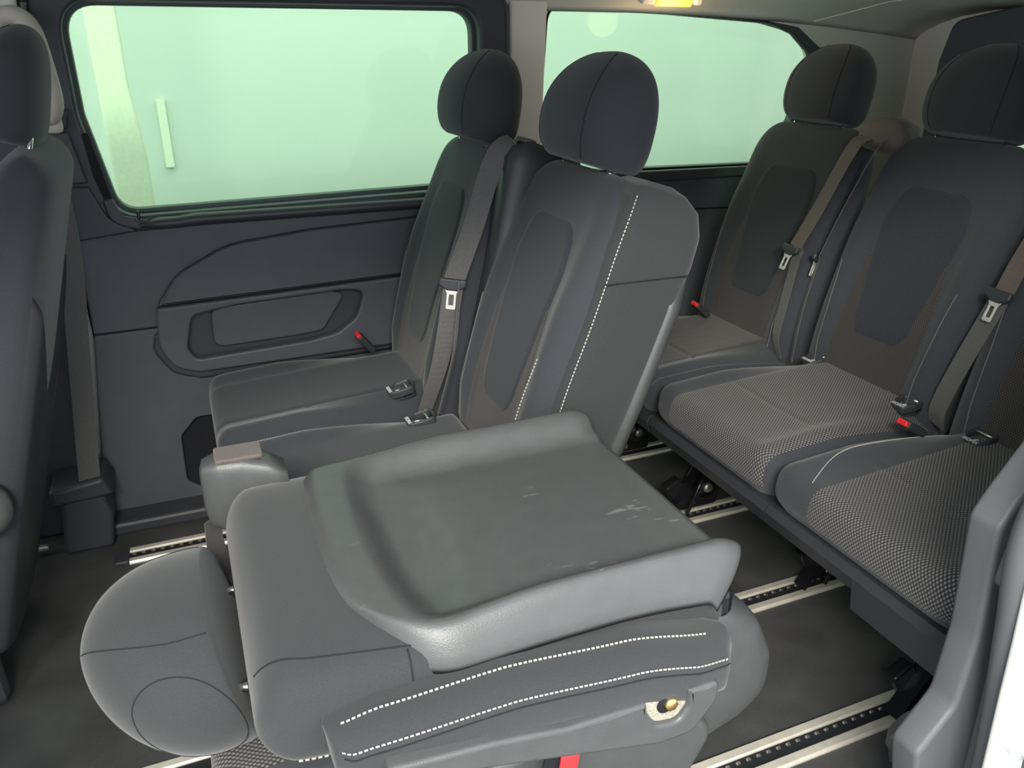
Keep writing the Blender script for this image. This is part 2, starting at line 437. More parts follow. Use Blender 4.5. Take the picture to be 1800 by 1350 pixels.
plate('armrest_upper', arm_up, M['door'], door, depth=0.03, bevel=0.007, place=on_far(2.197))
pocket = fillet([(-0.037, 0.50), (-0.014, 0.590), (0.10, 0.606), (0.40, 0.616), (0.452, 0.606), (0.425, 0.530), (0.365, 0.490), (0.287, 0.478), (-0.02, 0.465)], [0.03, 0.03, 0.15, 0.15, 0.025, 0.06, 0.06, 0.1, 0.03], 6)
arm_lo = fillet([(-0.096, 0.618), (0.93, 0.646), (0.93, 0.438), (0.22, 0.430), (-0.015, 0.428), (-0.075, 0.448), (-0.108, 0.51)], [0.006, 0.005, 0.005, 0.3, 0.05, 0.06, 0.1], 8)
plate('armrest_lower', arm_lo, M['door'], door, [pocket], depth=0.032, bevel=0.006, place=on_far(2.190))
plate('storage_pocket', grow(pocket, 0.01), M['surround'], door, depth=0.004, place=on_far(2.229))  # darker liner stands for the shade inside the recess
# lit part of the pocket's back, shaped as a lighter raised pad
plate('pocket_lit_face', fillet([(0.035, 0.598), (0.36, 0.612), (0.40, 0.597), (0.33, 0.496), (0.25, 0.490), (0.03, 0.484)], 0.03), M['door'], door, depth=0.014, bevel=0.006, place=on_far(2.213))
plate('speaker_recess', grow(sp_h, 0.01), M['hole'], door, depth=0.003, place=on_far(2.236))
struct(rbox('trim_1', (0.35, 2.19, 0.018), (1.35, 0.10, 0.04), M['shell_dark'], None, 0.01))   # sill ledge
# closed front door, bulkhead and dash side of the cab ahead of the doorway
struct(plate('wall_front', [(-2.24, -0.02), (-0.55, -0.02), (-0.55, 0.85), (-2.24, 0.85)], M['door'], None, depth=0.06, place=on_rear(-1.64)))
struct(plate('door_2', fillet([(-1.7, -0.02), (-0.50, -0.02), (-0.50, 1.38), (-0.62, 1.38), (-0.66, 0.80), (-1.7, 0.80)], 0.02), M['door'], None, depth=0.05, place=on_far(0.58)))
# pillars of the far side
struct(plate('trim_2', fillet([(0.915, 1.385), (1.028, 1.385), (1.012, 0.86), (0.915, 0.86)], 0.01), M['pillar'], None, depth=0.025, bevel=0.006, place=on_far(2.222)))
t3 = struct(plate('trim_3', fillet([(0.94, 0.885), (2.3, 0.868), (2.3, 0.03), (0.94, 0.03)], 0.01), M['door'], None, depth=0.03, bevel=0.008, place=on_far(2.222)))
plate('groove', fillet([(1.02, 0.775), (2.2, 0.735), (2.2, 0.729), (1.02, 0.769)], 0.001), M['hole'], t3, depth=0.003, place=on_far(2.2205))
plate('rear_ledge', fillet([(0.96, 0.893), (2.2, 0.878), (2.2, 0.845), (0.96, 0.858)], 0.01), M['shell_dark'], t3, depth=0.02, bevel=0.006, place=on_far(2.205))
# front pillar with belt cover
bp = struct(plate('trim_4', fillet([(-0.40, 1.40), (-0.262, 1.40), (-0.262, 1.05), (-0.272, 0.82), (-0.335, 0.0), (-0.56, 0.0), (-0.40, 0.8)], 0.02), M['surround'], None, depth=0.05, bevel=0.01, place=on_far(2.205)))
plate('pillar_cover', fillet([(-0.258, 1.065), (-0.215, 1.065), (-0.195, 0.945), (-0.262, 0.945)], 0.006), M['shell_dark'], bp, depth=0.06, bevel=0.006, place=on_far(2.190))
plate('pillar_cover', fillet([(-0.262, 0.938), (-0.196, 0.938), (-0.165, 0.855), (-0.10, 0.822), (-0.262, 0.805)], [0.006, 0.006, 0.05, 0.006, 0.006]), M['surround'], bp, depth=0.06, bevel=0.006, place=on_far(2.193))
plate('pillar_cover', fillet([(-0.268, 1.115), (-0.205, 1.115), (-0.216, 1.070), (-0.262, 1.070)], 0.006), M['surround'], bp, depth=0.06, bevel=0.006, place=on_far(2.193))
plate('pillar_base', fillet([(-0.40, 0.16), (-0.30, 0.17), (-0.285, 0.10), (-0.30, 0.0), (-0.42, 0.0)], 0.012), M['surround'], bp, depth=0.12, bevel=0.012, place=on_far(2.09))
rbox('floor_clip', (-0.474, 2.12, 0.022), (0.035, 0.02, 0.014), M['steel'], bp, 0.004)
plate('pillar_cap', fillet([(-0.42, 0.20), (-0.29, 0.215), (-0.27, 0.16), (-0.42, 0.15)], 0.012), M['shell_dark'], bp, depth=0.14, bevel=0.012, place=on_far(2.08))
# pale cloth trim above the pillar
struct(plate('trim_5', fillet([(-0.9, 1.42), (-0.262, 1.42), (-0.262, 1.28), (-0.9, 1.05)], 0.02), M['pillar'], None, depth=0.03, bevel=0.01, place=on_far(2.17)))

# rear end of the body
rw = struct(plate('wall_rear', [(-2.26, -0.02), (-0.60, -0.02), (-0.60, 1.43), (-2.26, 1.43)], M['headliner'], None, [fillet([(-1.80, 1.30), (-0.80, 1.30), (-0.72, 0.80), (-1.90, 0.80)], 0.06)], depth=0.05, place=on_rear(2.45)))
win3 = struct(plate('window_3', fillet([(-1.82, 1.32), (-0.78, 1.32), (-0.70, 0.78), (-1.92, 0.78)], 0.06), M['glass'], None, depth=0.004, place=on_rear(2.485)))

# near side: door jamb at the right edge of the opening
jamb = fillet([(0.960, -0.02), (0.945, 0.145), (0.925, 0.240), (0.985, 0.315), (0.992, 0.44), (0.972, 0.640), (0.994, 0.675), (1.04, 0.735), (1.15, 0.90), (1.30, 1.36), (2.5, 1.36), (2.5, -0.02)], [0, .05, .02, .04, .1, .03, .03, .1, .2, .1, 0, 0], 6)
wl = struct(plate('wall_left', jamb, M['jamb'], None, depth=0.05, bevel=0.008, place=on_far(0.60) @ Matrix.Translation((0, 0, 0))))
plate('trim_panel', fillet([(1.045, 0.27), (1.038, 0.36), (1.038, 0.43), (1.030, 0.515), (0.990, 0.548), (1.0, 0.64), (1.06, 0.72), (1.17, 0.88), (1.32, 1.34), (2.4, 1.34), (2.4, 0.0), (1.06, 0.0)], 0.02), M['jamb'], wl, depth=0.03, bevel=0.010, place=on_far(0.582))
# flared foot of the jamb on the floor
L = []
for z, x0, yin in ((0.0, 1.085, 0.775), (0.05, 1.06, 0.765), (0.10, 1.02, 0.745), (0.16, 0.985, 0.715), (0.22, 0.965, 0.685), (0.27, 0.985, 0.655)):
    L.append([(x0, 0.625, z), (x0 + 0.004, yin - 0.02, z), (x0 + 0.03, yin, z), (1.7, yin, z), (1.7, 0.625, z)])
f_ = loft('jamb_foot', np.array(L), M['jamb'], wl)
for p in f_.data.polygons: p.use_smooth = False
# door seal: two rubber beads and the white body flange outside them
sp_ = smooth_path([(1.14, 0.556, 1.10), (1.01, 0.556, 0.80), (0.962, 0.556, 0.66), (0.985, 0.556, 0.50), (1.012, 0.556, 0.34), (1.030, 0.556, 0.20), (1.045, 0.556, 0.0)], 10)
s1 = struct(tube('trim_6', sp_, 0.020, M['jamb'], None, 14))
s1['label'] = 'black rubber door seal along the rear edge of the doorway'
sp2 = sp_ + np.array([0.022, -0.030, 0])
tube('seal_lip', sp2, 0.014, M['seal'], s1, 12)
wb = fillet([(0.960, 0.75), (0.952, 0.60), (0.962, 0.50), (0.970, 0.40), (0.982, 0.27), (1.0, 0.0), (1.5, 0.0), (1.5, 0.9), (1.05, 0.9)], [.03, .05, .03, .03, .03, 0, 0, 0, .05], 6)
t7 = struct(plate('trim_7', wb, M['white'], None, depth=0.025, bevel=0.006, place=on_far(0.515)))
tube('striker_bolt', [(1.000, 0.520, 0.325), (1.000, 0.497, 0.325)], [0.019, 0.019], M['white'], t7, 16)
tube('striker_bolt', [(1.000, 0.497, 0.325), (1.000, 0.487, 0.325)], [0.012, 0.010], M['white'], t7, 6)

# outside the windows
struct(rbox('wall_back', (0.5, 5.05, 1.0), (14, 0.1, 6), M['outside'], None, 0))
struct(rbox('wall_side', (4.02, 2.5, 1.0), (0.1, 5.2, 6), M['outside_side'], None, 0))
struct(plate('ground', [(-8, -8), (8, -8), (8, 8), (-8, 8)], M['yard'], None, depth=0.1, place=on_floor(-0.55)))
tag(plate('reflection_pillar', fillet([(-0.06, -0.55), (0.06, -0.55), (0.075, 0.85), (0.05, 1.10), (0.06, 3.2), (-0.06, 3.2)], 0.01), M['cream'], None, depth=0.10, bevel=0.01, place=on_far(3.6) @ Matrix.Translation((-0.165, 0, 0))), 'cream pillar added outside the long window for the pale stripe reflected at its front end', 'pillar')  # added in place of a pale stripe reflected in the glass
tag(rbox('reflection_batten', (-0.012, 4.985, 0.80), (0.045, 0.03, 0.36), M['cream'], None, 0.006), 'short narrow cream batten added outside the long window for a second reflected stripe', 'batten')  # thinner stripe of the reflection, added as a batten on the wall

# ---------------------------------------------------------------- floor rails
def tooth_mesh():
    bm = bmesh.new(); bmesh.ops.create_cube(bm, size=1)
    bmesh.ops.scale(bm, vec=(0.010, 0.005, 0.004), verts=bm.verts)
    for v in bm.verts:
        if v.co.z > 0: v.co.x *= 0.6
    me = bpy.data.meshes.new('tooth'); bm.to_mesh(me); bm.free(); me.materials.append(M['steel']); return me
TOOTH = tooth_mesh()
def rail(y, x0, x1, label, t0, t1):
    root = empty('seat_rail', (x0, y, 0)); tag(root, label, 'rail', 'floor rails')
    Ln = x1 - x0
    bar = [(-0.010, 0), (-0.010, 0.006), (-0.007, 0.009), (0.008, 0.009), (0.012, 0.004), (0.012, 0)]
    for s in (-1, 1):
        P = np.array([[(x, s * 0.0245 + b * s, z) for b, z in bar] for x in (0, Ln)])
        o = loft('rail_strip', P, M['alu'], root)
        for p in o.data.polygons: p.use_smooth = False
    rbox('rail_channel', (Ln / 2, 0, 0.0015), (Ln, 0.031, 0.003), M['hole'], root, 0)
    rbox('end_cap', (-0.018, 0, 0.006), (0.036, 0.072, 0.014), M['shell_dark'], root, 0.004)
    x = t0
    while x < t1:
        o = bpy.data.objects.new('rail_tooth', TOOTH); COL.objects.link(o); o.parent = root; o.location = (x - x0, 0.006, 0.0045)
        x += 0.0235
rail(2.02, -0.26, 2.2, 'farthest floor rail, silver, with a black end cap by the sliding door', -0.25, 0.2)
rail(1.62, -0.26, 2.2, 'third silver floor rail from the doorway, under the middle seats', 1.0, 1.5)
rail(1.238, -0.26, 2.2, 'second silver floor rail from the doorway, running under the rear bench', 0.7, 1.7)
rail(0.850, -0.26, 2.2, 'nearest silver floor rail, by the doorway step', 0.3, 1.4)

# ---------------------------------------------------------------- seats
class Frame:
    """backrest frame: a up the back, y across, c out of the front face"""
    def __init__(s, xh, zh, phi): s.x, s.z, s.s, s.c = xh, zh, math.sin(R(phi)), math.cos(R(phi))
    def __call__(s, a, y, c):
        a, y, c = np.broadcast_arrays(np.asarray(a, float), np.asarray(y, float), np.asarray(c, float))
        return np.stack([s.x + a * s.s - c * s.c, y, s.z + a * s.c + c * s.s], -1)

def interp(xs, ys):
    xs = np.array(xs, float); ys = np.array(ys, float)
    def f(x):
        x = np.clip(x, xs[0], xs[-1]); i = np.clip(np.searchsorted(xs, x) - 1, 0, len(xs) - 2)
        t = (x - xs[i]) / (xs[i + 1] - xs[i]); t = t * t * (3 - 2 * t) * 0.5 + t * 0.5
        return ys[i] + (ys[i + 1] - ys[i]) * t
    return f

def back_surface(fr, Lb, W, hf=0.07, hb=0.09, n=4.5, bol=0.035, rw=0.10, rh=0.05, taper=1.0, tray=0.0, hbt=0.35):
    wf = interp([0, 0.08, 0.25, 0.42, 0.55, Lb], [W * (1 - 0.05 * taper), W * (1 - 0.03 * taper), W, W, W * (1 - 0.04 * taper), W * (1 - 0.10 * taper)])
    def f(a, th):
        a, th = np.broadcast_arrays(np.asarray(a, float), np.asarray(th, float))
        d = np.clip(Lb - a, 1e-5, 1); b = np.clip(a, 1e-5, 1)
        kw = 1 - np.sqrt(np.clip(1 - (1 - np.clip(d / rw, 0, 1)) ** 2, 0, 1))
        kh = np.minimum(np.sqrt(np.clip(1 - (1 - np.clip(d / rh, 0, 1)) ** 2, 0, 1)), np.sqrt(np.clip(1 - (1 - np.clip(b / 0.04, 0, 1)) ** 2, 0, 1)))
        w = wf(a) - rw * 0.85 * kw
        q = spow(np.cos(th), 2 / n); sn = np.sin(th); r = spow(sn, 2 / n)
        front = sn > 0
        c = np.where(front, r * hf * (1 - 0.25 * np.clip(a / Lb, 0, 1)), r * hb * (1 - hbt * np.clip(a / Lb, 0, 1))) * kh
        e = np.clip(a / 0.12, 0, 1) * np.clip((Lb - 0.03 - a) / 0.25, 0, 1)
        c = c + np.where(front, bol * e * np.exp(-((np.abs(q) - 0.80) / 0.17) ** 2) * np.clip(r, 0, 1), 0)
        c = c + np.where(front, 0.010 * np.sin(np.clip(a / Lb, 0, 1) * PI * 1.3), 0) * np.clip(r, 0, 1) * kh
        if tray:
            k = np.clip((Lb - 0.185 - a) / 0.05, 0, 1) * np.clip((0.88 - np.abs(q)) / 0.12, 0, 1)
            c = c + np.where(front, 0, tray * k)
        return fr(a, w * q, c)
    S = Surf(f); S.L = Lb; S.n = n
    S.th = lambda q: np.arccos(np.clip(spow(q, n / 2), -1, 1))
    return S

def ends(Lb, n, r0=0.05, r1=0.11):
    a0 = r0 * (1 - np.cos(np.linspace(0, PI / 2, 7))); a1 = Lb - r1 * (1 - np.cos(np.linspace(0, PI / 2, 12)))[::-1]
    return np.concatenate([a0, np.linspace(a0[-1], a1[0], n)[1:-1], a1])

TH = np.linspace(0, 2 * PI, 72, endpoint=False)
TH = TH - 0.16 * np.sin(4 * TH) * 0.9     # bunch the loops at the corners

def q_curve(S, pts, off=0.0, n=14):
    """path on the front of a surface through (a, q) points -> points, normals"""
    A = smooth_path([(a, q) for a, q in pts], n)
    u = A[:, 0]; v = S.th(A[:, 1])
    P = S.f(u, v); Nn = S.normal(u, v)
    return P + Nn * off, Nn

def shield_dom(S, a0, a1, half, skew=0.0):
    def dom(s, t):
        a = a0 + (a1 - a0) * s
        q = half(s) * (2 * t - 1) + skew
        return a, S.th(q)
    return dom

def headrest(fr, a0, W, H, D, parent, posts=True, tilt=0.0, mat_='fabric', boxy=0.0, nn=2.6, shear=0.0, cshift=0.0):
    bw, bd = 0.74 + 0.22 * boxy, 0.66 + 0.26 * boxy
    pw, u0_ = (1.75, 0.22) if boxy else (2.25, 0.38)
    def dome(x, b, u0, p):
        up = np.clip((x - u0) / (1 - u0), 0, 1); dn = np.clip((u0 - x) / u0, 0, 1)
        return np.where(x > u0, np.clip(1 - up ** p, 0, 1) ** (1 / p), b + (1 - b) * np.sqrt(np.clip(1 - dn ** 2.6, 0, 1)))
    hw = lambda x: W / 2 * dome(x, bw, u0_, pw)
    hd = lambda x: D / 2 * dome(x, bd, 0.36, 2.0)
    n = nn
    def f(u, th):
        u, th = np.broadcast_arrays(np.asarray(u, float), np.asarray(th, float))
        x = np.clip(u, 0, 1)
        x2 = x
        y = hw(x2) * spow(np.cos(th), 2 / n); c = hd(x2) * spow(np.sin(th), 2 / n)
        c = c + 0.02 * x2 * tilt + 0.012 * np.sin(x2 * PI)
        return fr(a0 + H * (x2 + np.clip(u - 1, 0, 1) + np.clip(u, -1, 0)) - shear * c * (1 - 0.7 * x2), y, c + cshift)
    S = Surf(f)
    u = np.concatenate([0.38 * (1 - np.cos(np.linspace(0, PI / 2, 16))) , 0.38 + 0.62 * np.sin(np.linspace(0, PI / 2, 26)[1:]) * 0.99995])
    th = np.linspace(0, 2 * PI, 48, endpoint=False)
    P = f(u[:, None], th[None])
    # close the underside softly
    c0 = P[0].mean(0); P[0] = c0 + (P[0] - c0) * 0.82
    o = loft('headrest', P, M[mat_], parent)
    # piping seams where the front panel meets the sides
    for s in (1, -1):
        us = np.linspace(0.03, 0.96, 40); ths = np.full(40, (PI / 2 if not boxy else -PI / 2) - s * 0.62)
        Pn = S.f(us, ths) + S.normal(us, ths) * 0.0004
        tube('seam', Pn, 0.0008, M['seam'], o, 6)
    if boxy:
        t = np.linspace(0, 2 * PI, 60)
        Pn = S.f(0.34 + 0.33 * np.cos(t), PI + 0.62 * np.sin(t)); tube('seam', Pn, 0.0009, M['seam'], o, 6)
    if posts:
        for s in (-1, 1):
            pp = [fr(a0 - 0.09, s * W * 0.33, 0.004), fr(a0 + 0.05, s * W * 0.33, 0.004)]
            pp = np.array([np.asarray(p).reshape(3) for p in pp])
            tube('post', pp, 0.0065, M['chrome'], o, 12)
            g = np.array([pp[0] + (pp[1] - pp[0]) * t for t in (0.50, 0.58)])
            tube('post_guide', g, 0.012, M['shell_dark'], o, 12)
    return o, S

def make_cushion(parent, xf, xr, W, zt, zb, woven='weave', seamside=True, fabric='fabric', crease=0.45, drop=0.055):
    """seat cushion: loft across y of a rounded side profile"""
    D = (xr - xf) / 2; xc = (xf + xr) / 2; H = (zt - zb) / 2; zc = (zt + zb) / 2
    prof = np.array(fillet([(xr, zb), (xf + 0.05, zb), (xf, zb + 0.06), (xf + 0.006, zt - 0.03), (xr, zt + 0.004)], [0.02, 0.03, 0.04, 0.085, 0.02], 14))
    # arc-length parameter, start low at the front, over the top, to the rear
    k = np.argmin(np.abs(prof[:, 0] - (xf + 0.05)) + np.abs(prof[:, 1] - zb) * 3)
    prof = np.roll(prof, -k, axis=0)
    cl = np.vstack([prof, prof[:1]])
    d = np.concatenate([[0], np.cumsum(np.linalg.norm(np.diff(cl, axis=0), axis=1))]); per = d[-1]
    ry = 0.05
    def f(y, s):
        y, s = np.broadcast_arrays(np.asarray(y, float), np.asarray(s, float))
        ss = np.mod(s / (2 * PI), 1) * per
        x = np.interp(ss, d, cl[:, 0]); z = np.interp(ss, d, cl[:, 1])
        e = np.clip((W / 2 - np.abs(y)) / ry, 0, 1); ins = ry * (1 - np.sqrt(np.clip(1 - (1 - e) ** 2, 0, 1)))
        topw = np.clip((z - zc) / H, 0, 1)
        x = xc + (x - xc) * (D - ins * 0.8) / D; z = zc + (z - zc) * (H - ins) / H
        bump = 0.018 * np.exp(-((np.abs(y) / (W / 2) - 0.84) / 0.15) ** 2) - 0.004 * np.cos(np.clip(y / (W / 2) / 0.6, -1, 1) * PI / 2)
        q_ = np.clip((np.abs(y) / (W / 2) - 0.55) / 0.35, 0, 1); q_ = q_ * q_ * (3 - 2 * q_)
        t_ = np.clip(((x - xf) / (xr - xf) - 0.35) / 0.65, 0, 1)
        z = z + bump * topw * (1 - t_) - drop * q_ * t_ ** 1.3 * topw
        g = np.clip(np.abs(x - (xf + (xr - xf) * crease)) / 0.012, 0, 1)
        z = z - 0.004 * (1 - g) ** 2 * topw * (np.abs(y) < W * 0.33)
        return np.stack([x, y, z], -1)
    S = Surf(f); S.per = per
    yv = np.concatenate([-W / 2 + ry * (1 - np.cos(np.linspace(0.02, PI / 2, 9))), np.linspace(-W / 2 + ry, W / 2 - ry, 26)[1:-1], W / 2 - ry * (1 - np.cos(np.linspace(0.02, PI / 2, 9)))[::-1]])
    s = np.linspace(0, 2 * PI, 120, endpoint=False)
    o = loft('cushion', f(yv[:, None], s[None]), M[fabric], parent)
    S.s_of = lambda x, z: 2 * PI * d[np.argmin((cl[:, 0] - x) ** 2 + (cl[:, 1] - z) ** 2)] / per
    return o, S

def buckle(parent, p, d, label=None):
    """belt buckle: black body with a red press button"""
    d = np.array(d, float); d /= np.linalg.norm(d)
    q = Vector((0, 0, 1)).rotation_difference(Vector(d)).to_matrix()
    b = rbox('buckle', Vector(p), (0.018, 0.034, 0.07), M['shell_dark'], parent, 0.005, q)
    rbox('release_button', Vector(p) + Vector(d) * 0.033, (0.013, 0.028, 0.016), M['red'], b, 0.003, q)
    return b

def tongue(parent, p, down, across, face, sc=1.0):
    """belt tongue: black grip bar and steel loop"""
    dn = Vector(down).normalized(); ac = Vector(across); ac = (ac - dn * ac.dot(dn)).normalized(); fc = dn.cross(ac)
    if fc.dot(Vector(face)) < 0: ac = -ac; fc = dn.cross(ac)
    m = Matrix(((ac.x, -dn.x, -fc.x * -1, p[0]), (ac.y, -dn.y, fc.y, p[1]), (ac.z, -dn.z, fc.z, p[2]), (0, 0, 0, 1)))
    m = Matrix.Translation(fc * 0.007) @ m
    g = plate('tongue_grip', fillet([(-0.031 * sc, 0.012 * sc), (0.031 * sc, 0.012 * sc), (0.031 * sc, -0.004 * sc), (0.012 * sc, -0.015 * sc), (-0.012 * sc, -0.015 * sc), (-0.031 * sc, -0.004 * sc)], 0.005 * sc), M['shell_dark'], parent, depth=0.014 * sc, bevel=0.004 * sc, place=m)
    plate('tongue_plate', fillet([(-0.018 * sc, -0.010 * sc), (0.018 * sc, -0.010 * sc), (0.011 * sc, -0.022 * sc), (0.011 * sc, -0.058 * sc), (-0.011 * sc, -0.058 * sc), (-0.011 * sc, -0.022 * sc)], 0.004 * sc), M['tongue'], parent,
          [fillet([(-0.0055 * sc, -0.024 * sc), (0.0055 * sc, -0.024 * sc), (0.0055 * sc, -0.049 * sc), (-0.0055 * sc, -0.049 * sc)], 0.002 * sc)], depth=0.003 * sc, bevel=0.0006, place=m @ Matrix.Translation((0, 0, -0.004)))
    return g

def isofix(parent, c, w=0.055, txt=True):
    """child-seat anchor pocket: black shell with a rounded lip, steel bar and printed tag"""
    x, y, z = c
    out = fillet([(0.0, -w / 2), (0.035, -w / 2), (0.035, w / 2), (0.0, w / 2), (-0.030, w * 0.30), (-0.030, -w * 0.30)], 0.012)
    hol = fillet([(0.033, -w * 0.36), (0.033, w * 0.36), (-0.004, w * 0.36), (-0.018, w * 0.2), (-0.018, -w * 0.2), (-0.004, -w * 0.36)], 0.010)
    place = Matrix.Translation((x, y, z)) @ Matrix.Rotation(R(-14), 4, 'Y')
    o = plate('anchor_pocket', out, M['shell_dark'], parent, [hol], depth=0.03, bevel=0.004, place=place)
    plate('anchor_recess', out, M['hole'], o, depth=0.003, place=place @ Matrix.Translation((0, 0, -0.018)))
    tube('anchor_bar', np.array([place @ Vector((0.018, -w * 0.34, -0.004)), place @ Vector((0.018, w * 0.34, -0.004))]), 0.003, M['steel'], o, 8)
    plate('anchor_badge', [(0.006 * math.cos(t) - 0.006, 0.006 * math.sin(t)) for t in np.linspace(0, 2 * PI, 16, endpoint=False)], M['print'], o, depth=0.002, place=place @ Matrix.Translation((0, 0, -0.010)))
    if txt:
        cu = bpy.data.curves.new('t', 'FONT'); cu.body = 'ISOFIX'; cu.size = 0.0125; cu.extrude = 0.0004; cu.align_x = 'CENTER'
        ob = bpy.data.objects.new('t', cu); COL.objects.link(ob)
        me = bpy.data.meshes.new_from_object(ob.evaluated_get(bpy.context.evaluated_depsgraph_get())); bpy.data.objects.remove(ob)
        mt = place @ Matrix.Translation((-0.0285, 0, 0.001)) @ Matrix.Rotation(R(-90), 4, 'Z')
        me.transform(mt)
        link('anchor_lettering', me, M['print'], o, False)
    return o

def make_back(root, fr, Lb, W, hf=0.055, hb=0.09, shield=(0.14, 0.56), meshq=0.62, outer=True, stitch_side=(-1,), bol=0.025, weave_mat='mesh', thread='thread_dim'):
    S = back_surface(fr, Lb, W, hf, hb, bol=bol)
    u = ends(Lb, 26)
    bk = loft('backrest', S.f(u[:, None], TH[None]), M['fabric'], root)
    # lower textile zone, wide at the bottom and running up beside the insert in two points
    half = interp([0, 0.25, 0.7, 1.0], [meshq * 0.95, meshq, meshq * 0.93, meshq * 0.80])
    panel('mesh_panel', S, shield_dom(S, 0.035, 0.44, half), 40, 26, 0.002, M[weave_mat], bk, edge=0.05)
    hs = interp([0, 0.04, 0.12, 0.5, 0.78, 0.90, 0.96, 1.0], [0.20, 0.34, 0.41, 0.50, 0.56, 0.52, 0.46, 0.34])
    panel('center_panel', S, shield_dom(S, shield[0], shield[1], hs), 44, 22, 0.005, M['insert'], bk, edge=0.06)
    for s in stitch_side:
        P, Nn = q_curve(S, [(0.02, s * 0.72), (0.12, s * 0.74), (0.25, s * 0.76), (0.34, s * 0.80)], 0.0008)
        stitches('stitching', P, bk, Nn, m=thread)
    return bk, S
def seat_root(name, y, label, group=None):
    r = empty(name, (0, y, 0)); tag(r, label, 'seat', group); return r

def seat_base(root, x0, x1, W, zt, m='shell_dark'):
    rbox('seat_base', ((x0 + x1) / 2, 0, zt / 2 + 0.055), (x1 - x0, W, zt - 0.11), M[m], root, 0.02)
    for sx in (x0 + 0.05, x1 - 0.05):
        for sy in (-1, 1):
            rbox('floor_foot', (sx, sy * W * 0.42, 0.044), (0.10, 0.03, 0.066), M['black'], root, 0.006)

# ---- row two, window seat
A = seat_root('window_seat', 1.950, 'dark grey fabric seat beside the long window, belt hanging over its near shoulder')
fa = Frame(0.550, 0.38, 14.5)
bkA, SA = make_back(A, fa, 0.675, 0.215, stitch_side=(1,))
headrest(Frame(0.540, 0.38, 14.5), 0.675, 0.285, 0.215, 0.175, A)
cuA, SCA = make_cushion(A, -0.005, 0.53, 0.43, 0.455, 0.29, crease=0.42)
panel('seat_insert', SCA, lambda s, t: ((2 * t - 1) * 0.13, SCA.s_of(-0.005, 0.38) + s * (SCA.s_of(0.47, 0.455) - SCA.s_of(-0.005, 0.38))), 50, 20, 0.002, M['insert'], cuA, edge=0.05)
yy_ = np.full(40, -0.2135); sA = np.linspace(SCA.s_of(0.0, 0.42), SCA.s_of(0.50, 0.455), 40)
stitches('stitching', SCA.f(yy_, sA), cuA, SCA.normal(yy_, sA), m='thread_dim', w=0.0006)
seat_base(A, 0.06, 0.50, 0.36, 0.30)
buckle(A, (0.43, 0.175, 0.475), (-0.45, -0.15, 0.6))
# belt housing on the near shoulder
L = []
for a, w, c0, c1 in ((0.16, .030, -.12, -.01), (0.20, .036, -.13, .005), (0.40, .042, -.135, .01), (0.58, .046, -.13, .02), (0.655, .046, -.125, .025), (0.685, .042, -.115, .012), (0.70, .030, -.10, -.01)):
    a_ = np.linspace(0, 2 * PI, 28, endpoint=False)
    y = w * spow(np.cos(a_), 0.5); c = (c0 + c1) / 2 + (c1 - c0) / 2 * spow(np.sin(a_), 0.5)
    L.append(fa(np.full(28, a), -0.245 + y, c))
hA = loft('belt_housing', np.array(L), M['shell_dark'], A)
rbox('belt_slot', fa(0.700, -0.236, -0.02).reshape(3), (0.03, 0.055, 0.012), M['belt_brown'], hA, 0.004, Matrix.Rotation(R(20), 3, 'Y'))
def wA(x, z): return (x, 1.72 - 1.95, z)
beltA = smooth_path([fa(0.690, -0.238, -0.03).reshape(3), wA(0.712, 1.052), wA(0.668, 1.010), wA(0.616, 0.868), wA(0.566, 0.745)], 8)
wd = np.clip(np.linspace(0, 4, len(beltA)), 0, 1)[:, None]
ribbon('belt_webbing', beltA, (1 - wd) * np.array([[0.5, 1.0, 0]]) * -1 + wd * np.array([[0.92, -0.40, 0.10]]), 0.048, M['belt'], A)
b2 = smooth_path([wA(0.566, 0.745), wA(0.545, 0.63), wA(0.520, 0.53), wA(0.474, 0.405), wA(0.46, 0.34)], 8)
wd = np.linspace(0, 1, len(b2))[:, None]
ribbon('belt_webbing', b2, (1 - wd) * np.array([[0.92, -0.40, 0.1]]) + wd * np.array([[0.9, 0.6, 0.0]]), np.linspace(0.047, 0.040, len(b2)), M['belt'], A)
b3 = smooth_path([(0.578, -0.238, 0.745), (0.560, -0.245, 0.60), (0.535, -0.245, 0.50), (0.505, -0.245, 0.40)], 8)
ribbon('belt_webbing', b3, (0.5, 0.8, 0.2), 0.036, M['belt'], A)
tongue(A, wA(0.562, 0.738), (-0.12, 0.0, -0.99), (0.92, -0.40, -0.1), (-0.4, -0.9, 0.1), 1.05)
isofix(A, (0.44, -0.14, 0.462))

# ---- row two, middle seat
B = seat_root('middle_seat', 1.490, 'upright dark grey fabric seat behind the folded seat, white stitching down its side')
fb = Frame(0.592, 0.38, 16.8)
bkB, SB = make_back(B, fb, 0.67, 0.220, stitch_side=(1,), shield=(0.13, 0.56))
headrest(fb, 0.674, 0.295, 0.222, 0.185, B)
# thick side bolster that carries the belt reel
L = []
for a, y0, y1, c0, c1 in ((0.0, -.20, -.16, -.09, -.02), (0.02, -.222, -.14, -.112, 0.02), (0.10, -.236, -.13, -.120, .042), (0.25, -.240, -.13, -.135, .044), (0.40, -.240, -.13, -.150, .034), (0.54, -.238, -.13, -.165, .028), (0.60, -.234, -.12, -.165, .022), (0.642, -.226, -.10, -.150, .012), (0.665, -.212, -.09, -.120, -.005), (0.676, -.19, -.10, -.09, -.03)):
    a_ = np.linspace(0, 2 * PI, 40, endpoint=False); a_ = a_ - 0.14 * np.sin(4 * a_)
    y = (y0 + y1) / 2 + (y1 - y0) / 2 * spow(np.cos(a_), 0.42); c = (c0 + c1) / 2 + (c1 - c0) / 2 * spow(np.sin(a_), 0.42)
    L.append(fb(np.full(40, a), y, c))
LB = np.array(L)
